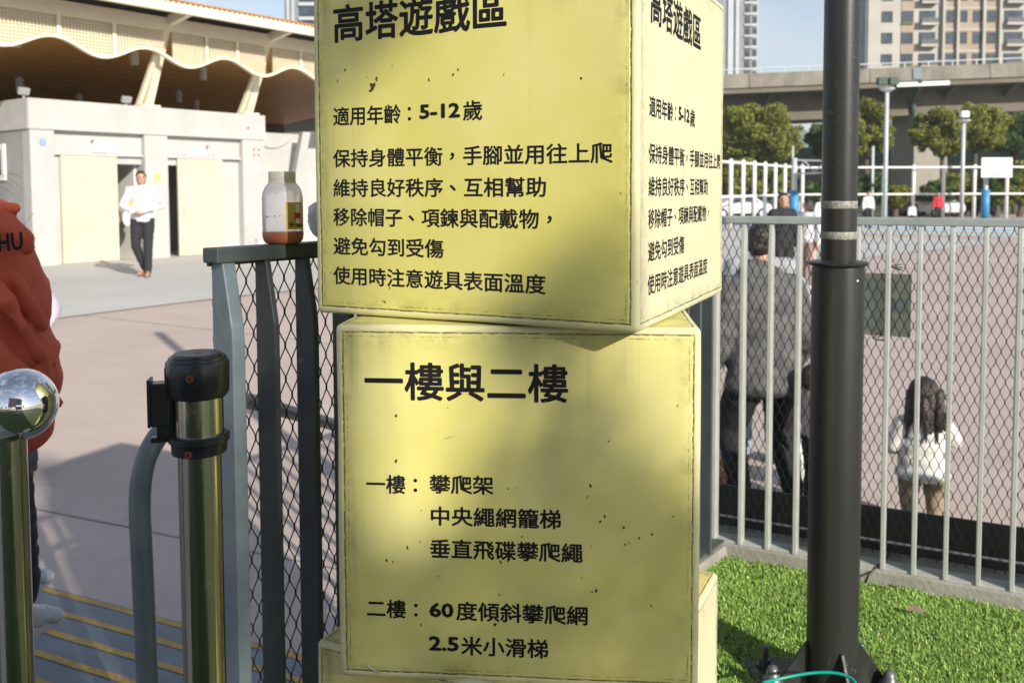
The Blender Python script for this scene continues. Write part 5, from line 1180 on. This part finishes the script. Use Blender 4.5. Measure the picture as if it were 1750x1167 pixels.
# second adult mostly hidden behind the first
person((1.66, 6.0, ZC), math.pi - .1, 1.64, dict(elL=(-.36, -.02, 1.15), wrL=(-.50, -.12, .90), elR=(.30, -.02, 1.12), wrR=(.44, -.06, .80)), 'adult in pale grey clothes almost wholly hidden behind the one in the grey hooded top', cloth('pale_grey_jersey', (.36, .38, .40)), cloth('pale_blue_trousers', (.30, .34, .40)), cloth('dark_shoe', (.03, .03, .03)), vox=.016, build=.95)
bgp = P(1243, 712, 6.1); o = MB().box((0, 0, 0), (.10, .06, .26)).build('shopping_bag', mat('brick_red_bag', (.28, .06, .05), rough=.6), None, bevel=.02); o.location = bgp; tag(o, 'small brick-red bag carried at the left of the adult in grey', 'bag')
bgp = P(1388, 690, 5.5); o = MB().box((0, 0, 0), (.16, .07, .20)).build('shopping_bag', mat('wine_red_bag', (.20, .04, .045), rough=.6), None, bevel=.02); o.location = bgp; tag(o, 'wine-red bag showing just left of the black pole', 'bag')
mb = MB(); q = P(1228, 842, 5.3)
for k in range(5): mb.sphere((random.uniform(-.08, .08), random.uniform(-.05, .05), .10 + random.uniform(-.02, .05)), (.11, .09, .10), 12, 8)
o = fuse(mb, .012, 2, 'duffel_bag', mat('orange_plaid', (.62, .27, .08), (.20, .10, .16), 30, .8, p=(.45, .55)), None, .008, 20); o.location = (q.x, 5.3, ZC); tag(o, 'orange patterned cloth bag on the court beside the adult in grey', 'bag')
# small child in front of the adult, only leg and pink shoe visible
person((1.69, 5.0, ZC), math.pi / 2, .84, dict(), 'small child mostly hidden behind the black pole, pink shoe showing', cloth('pale_pink_top', (.55, .42, .40)), cloth('black_track_trousers', (.014, .014, .016)), mat('pink_shoe', (.75, .06, .22), rough=.5), kid=True, vox=.012)
# toddler with a pony tail
tod, J, _ = person((2.235, 4.83, ZC), math.pi - .25, .875, dict(head=(0, .0, 1.42), neck=(0, .02, 1.20), chest=(0, 0, 1.03), belly=(0, 0, .82), pelvis=(0, 0, .64), shL=(-.20, .0, 1.12), shR=(.20, 0, 1.12), elL=(-.33, -.08, .94), wrL=(-.34, -.25, 1.0), elR=(.30, .0, .88), wrR=(.28, -.18, .78),
    hipL=(-.12, 0, .60), hipR=(.12, 0, .60), knL=(-.13, -.02, .34), knR=(.13, -.02, .34), anL=(-.13, .0, .09), anR=(.12, .0, .09), face=(-.3, -1, 0)),
    'toddler with long dark hair, white fleece jacket and khaki trousers standing on the court', cloth('white_fleece', (.70, .69, .65)), cloth('khaki', (.30, .24, .15)), cloth('dark_shoe', (.03, .03, .03)), hairlen=.0, kid=True, vox=.008, build=1.5, hem=.9, headk=1.28, topname='jacket')
hm = MB(); hh = J['head']; rn = random.Random(4)
for k in range(40):
    a = rn.uniform(-1.4, 1.4); p0 = hh + Vector((math.sin(a) * .085, .075 * math.cos(a), rn.uniform(-.02, .04))); L = rn.uniform(.12, .22)
    p1 = p0 + Vector((rn.uniform(-.012, .012), .018, -L * .5)); p2 = p1 + Vector((rn.uniform(-.015, .015), .004, -L * .5)); capsule(hm, p0, p1, .018, .016); capsule(hm, p1, p2, .016, .005)
for k in range(12):
    p0 = hh + Vector((-.06, .075, .035)); p1 = p0 + Vector((rn.uniform(-.03, .01), .03, -.09)); p2 = p1 + Vector((rn.uniform(-.02, .02), .0, -rn.uniform(.07, .11))); capsule(hm, p0, p1, .014, .013); capsule(hm, p1, p2, .013, .004)
fuse(hm, .006, 1, 'long_hair', mat('brown_black_hair', (.028, .020, .016), (.055, .04, .032), 60, .45, bump=.6, bscale=90), tod)
# young man with a lanyard, woman in white
q = P(1338, 350, 14.5)
ym, J, _ = person((q.x, 14.5, ZC), .35, 1.79, dict(face=(-.6, -1, 0)), 'young man in black with a bright green lanyard beyond the pale fence', cloth('black_jacket', (.02, .02, .024)), cloth('black_trousers', (.022, .022, .026)), cloth('dark_shoe', (.03, .03, .03)), vox=.016)
MB().tube([J['neck'] + Vector((.05, -.09, -.03)), J['chest'] + Vector((.0, -.15, -.03)), J['neck'] + Vector((-.05, -.09, -.03))], .014, 6).build('lanyard', mat('lime_ribbon', (.35, .62, .05), rough=.6), ym)
q = P(1381, 355, 16.5)
person((q.x, 16.5, ZC), -.9, 1.66, dict(face=(-1, -.5, 0)), 'woman with dark hair in a white top just left of the black pole', cloth('white_shirt', (.78, .78, .80)), cloth('pink_skin_trousers', (.52, .36, .30)), cloth('white_shoe', (.7, .7, .7)), hairlen=.2, vox=.016)
for px, Y, c, lab, H in ((1403, 34, (.75, .75, .74), 'small figure in white beyond the woman, left of the black pole', 1.55), (1484, 42, (.75, .75, .74), 'distant figure in a white shirt right of the black pole', 1.72), (1559, 40, (.75, .75, .78), 'distant figure in a white shirt by the white fence post', 1.2), (1603, 46, (.55, .03, .05), 'distant figure in red by the white court fence', 1.65)):
    q = P(px, 350, Y); person((q.x, Y, ZC), 0, H, {}, lab, cloth('far_' + str(px), c), cloth('black_trousers', (.022, .022, .026)), cloth('dark_shoe', (.03, .03, .03)), vox=.03, face=False)
# person in the rust-red hooded top at the left edge, walking up the ramp
q = P(-14, 640, 2.62); fz = ZC + .136 * .9
M['rust_top'] = mat('rust_red_cotton', (.66, .12, .055), (.55, .095, .045), 5, .85, bump=.2, bscale=160)
o = empty('person', (q.x, 2.62, 0), 0, 'person in a rust-red hooded top at the left edge, seen from behind on the ramp', 'person')
t = MB(); px_ = lambda x, y, Y=2.62: P(x, y, Y) - Vector((q.x, 2.62, 0))
t.sphere(px_(-75, 640), (.285, .24, .30), 22, 14); t.sphere(px_(-65, 520), (.235, .20, .30), 20, 14); t.sphere(px_(-60, 450), (.185, .15, .17), 20, 14); t.sphere(px_(-72, 690), (.27, .22, .12), 20, 12)
capsule(t, px_(-150, 455), px_(14, 462), .085, .075)
capsule(t, px_(-150, 722), px_(30, 716), .13, .10)
for (xa, ya, Ya), (xb, yb, Yb_), r_ in (((-20, 470, 2.44), (40, 560, 2.42), .026), ((40, 560, 2.42), (92, 650, 2.50), .022), ((-40, 560, 2.37), (45, 640, 2.36), .024), ((-10, 610, 2.36), (70, 690, 2.40), .026), ((-60, 640, 2.36), (20, 700, 2.37), .022), ((-40, 500, 2.42), (10, 520, 2.40), .018), ((30, 480, 2.50), (72, 560, 2.52), .020), ((60, 640, 2.44), (98, 690, 2.52), .020)):
    capsule(t, px_(xa, ya, Ya + .025), px_(xb, yb, Yb_ + .025), r_, r_ * .6)
rt = fuse(t, .011, 12, 'hooded_top', M['rust_top'], o, .009, 6.5, 4)
t = MB(); capsule(t, px_(-60, 352, 2.62), px_(2, 366, 2.58), .052, .038); capsule(t, px_(2, 366, 2.56), px_(24, 356, 2.55), .028, .014)
capsule(t, px_(-60, 378, 2.56), px_(6, 382, 2.5), .040, .032); capsule(t, px_(6, 382, 2.5), px_(42, 408, 2.48), .032, .024); capsule(t, px_(42, 408, 2.48), px_(46, 424, 2.48), .024, .020)
capsule(t, px_(-60, 362, 2.50), px_(30, 392, 2.48), .022, .016)
fuse(t, .006, 3, 'hood', M['rust_top'], o, .003, 9, 2)
b = MB(); b.sphere(px_(-85, 270), (.085, .10, .12), 18, 12); capsule(b, px_(-80, 300), px_(-50, 400), .055, .06); capsule(b, px_(-60, 700), px_(-10, 900, 2.75), .09, .062); capsule(b, px_(-10, 900, 2.75), px_(36, 1045, 3.15), .058, .04); capsule(b, px_(-130, 700), px_(-130, 920), .09, .06); capsule(b, px_(-130, 920), px_(-120, 1110), .058, .04)
fuse(b, .012, 3, 'body', M['skin'], o)
l = MB(); capsule(l, px_(-45, 700), px_(8, 860, 2.85), .115, .088); capsule(l, px_(8, 860, 2.85), px_(34, 1015, 3.12), .086, .064); capsule(l, px_(-130, 700), px_(-130, 920), .11, .08); capsule(l, px_(-130, 920), px_(-120, 1090), .075, .06); l.sphere(px_(-70, 705), (.19, .15, .12), 16, 10)
fuse(l, .012, 4, 'trousers', cloth('navy_black_trousers', (.014, .015, .024)), o, .006, 8, 5)
h_ = MB(); h_.sphere(px_(-87, 262), (.098, .112, .125), 18, 12); fuse(h_, .012, 2, 'hair', M['hair'], o, .006, 20, 2)
wp = MB(); rn = random.Random(8)
for k in range(5):
    y0 = rn.uniform(285, 330); x1 = rn.uniform(14, 40); wp.tube(bez([px_(-30, y0), px_(-5, y0 + rn.uniform(-6, 14)), px_(x1, y0 + rn.uniform(0, 40))], 5), .0004, 4)
wp.tube(bez([px_(36, 392, 2.54), px_(46, 378, 2.54), px_(58, 364, 2.54)], 5), .0004, 4)
tag(wp.build('hair_strands', M['hair'], o), kind='stuff')
# trainer
def trainer(c, d, s_=1.0):
    d = Vector(d).normalized(); sd = Vector((d.y, -d.x, 0)); so_ = MB(); n = 22
    ring = lambda z, g: [c + d * ((.145 * math.cos(a) - .02) * s_ * g) + sd * (.048 * math.sin(a) * (1 + .16 * math.cos(a)) * s_ * g) + Vector((0, 0, z)) for a in [2 * math.pi * k / n for k in range(n)]]
    so_.prism(ring(.0, 1), (0, 0, .030)); sh_ = empty('shoe', (0, 0, 0)); sh_.parent = o; so_.build('sole', mat('white_sole', (.62, .62, .58), (.5, .5, .46), 20, .7), sh_, bevel=.006)
    u = MB(); u.sphere(c + d * .055 * s_ + Vector((0, 0, .042)), (.075 * s_, .042 * s_, .036 * s_), 16, 10); u.sphere(c - d * .07 * s_ + Vector((0, 0, .065)), (.055 * s_, .042 * s_, .060 * s_), 16, 10); u.sphere(c - d * .0 * s_ + Vector((0, 0, .055)), (.07 * s_, .040 * s_, .045 * s_), 16, 10)
    fuse(u, .007, 2, 'upper', mat('pale_trainer', (.52, .55, .54), (.40, .44, .44), 30, .7), sh_)
    lc = MB()
    for k in range(4): p = c + d * (.005 + .02 * k) + Vector((0, 0, .098 - .008 * k)); lc.tube([p - sd * .026, p + Vector((0, 0, .006)), p + sd * .026], .003, 5)
    lc.build('laces', M['whitepaint'], sh_)
w3 = px_(52, 1080, 3.28); trainer(Vector((w3.x, w3.y, w3.z)), (.55, .83, 0)); w4 = px_(52, 1010, 3.75); trainer(Vector((w4.x - .02, w4.y, w4.z)), (.5, .86, 0))
w5 = px_(-118, 1125, 2.66); trainer(Vector((w5.x, w5.y, w5.z - .05)), (.3, .95, 0))
# lettering across the shoulders
tx = text_mesh('#HU', .052, .035); tx.transform(Matrix.Rotation(.06, 4, 'Z'))
bv = BVHTree.FromPolygons([v.co for v in rt.data.vertices], [tuple(p.vertices) for p in rt.data.polygons]); base = px_(-14, 430, 2.44)
for v in tx.vertices:
    x, z = base.x + v.co.x * .95, base.z + v.co.y * 1.25; hit = bv.ray_cast(Vector((x, -1.5, z)), Vector((0, 1, 0))); v.co = Vector((x, (hit[0].y if hit[0] is not None else -.2) - .0015 - v.co.z, z))
tx.materials.append(M['ink']); tag(link('lettering', tx, o), kind='stuff')
# child in pale mauve beyond
q = P(52, 815, 5.75)
person((q.x - .02, 5.75, ZC), -1.2, 1.62, dict(elR=(.20, -.14, 1.10), wrR=(.10, -.30, .95), elL=(-.20, .18, 1.14), wrL=(-.10, .10, .95)), 'person in a pale mauve long-sleeved top behind the one in rust red', cloth('pale_mauve_cotton', (.52, .46, .54)), cloth('navy_black_trousers', (.014, .015, .024)), cloth('black_shoe', (.02, .02, .024)), vox=.014, build=.9)

# ================================================================== parked cars beyond the court fence
def car(px, Y, rz, c, lab):
    q = P(px, 355, Y); o = empty('parked_car', (q.x, Y, ZC), rz, lab, 'car', 'cars parked beyond the court fence')
    prof = [(-2.1, .35), (-2.12, .75), (-1.95, .92), (-1.2, 1.0), (-.55, 1.42), (.75, 1.45), (1.45, 1.02), (2.05, .88), (2.15, .6), (2.1, .32)]
    MB().prism([(x, -.85, z) for x, z in prof], (0, 1.7, 0)).build('body', mat('car_paint_' + str(px), c, rough=.3, coat=.5), o, bevel=.06)
    for y in (-.86, .82): MB().prism([(-1.02, y, 1.0), (-.50, y, 1.34), (.68, y, 1.36), (1.2, y, 1.02)], (0, .04, 0)).build('side_window', M['glass'], o)
    MB().prism([(1.42, -.74, 1.06), (.80, -.66, 1.43), (.80, .66, 1.43), (1.42, .74, 1.06)], (.03, 0, .03)).build('windscreen', M['glass'], o)
    for x in (-1.35, 1.4):
        for y in (-.88, .70):
            wv = MB().tube([(x, y, .33), (x, y + .18, .33)], .33, 16).build('wheel', M['blackplastic'], o); MB().tube([(x, y - .01, .33), (x, y + .0, .33)], .2, 12).build('rim', M['galv'], wv)
for a in ((1256, 56, .3, (.65, .65, .66), 'white car behind the oblique white fence beside the sign cube'), (1345, 60, .1, (.30, .32, .34), 'grey car behind the young man with the lanyard'), (1543, 60, 1.2, (.04, .05, .06), 'dark car right of the tall light pole'), (1587, 58, -1.2, (.6, .62, .64), 'silver-white car left of the figure in red'), (1655, 60, -1.3, (.05, .06, .08), 'dark car below the far white backboard'), (1620, 63, 1.0, (.55, .56, .55), 'pale car right of the figure in red')): car(*a)

# ================================================================== the air itself: far hills fade to blue
hm_ = bpy.data.materials.new('haze_air'); hm_.use_nodes = True; hn = hm_.node_tree; hn.nodes.remove(hn.nodes['Principled BSDF'])
pv = hn.nodes.new('ShaderNodeVolumePrincipled'); pv.inputs['Color'].default_value = (.80, .89, 1, 1); pv.inputs['Density'].default_value = .0005; pv.inputs['Anisotropy'].default_value = .0
hn.links.new(pv.outputs[0], hn.nodes['Material Output'].inputs['Volume'])
hz_ = MB().box((350, 600, 105 + ZC - 1.5), (3140, 2640, 212)).build('haze', hm_); tag(hz_, kind='stuff')
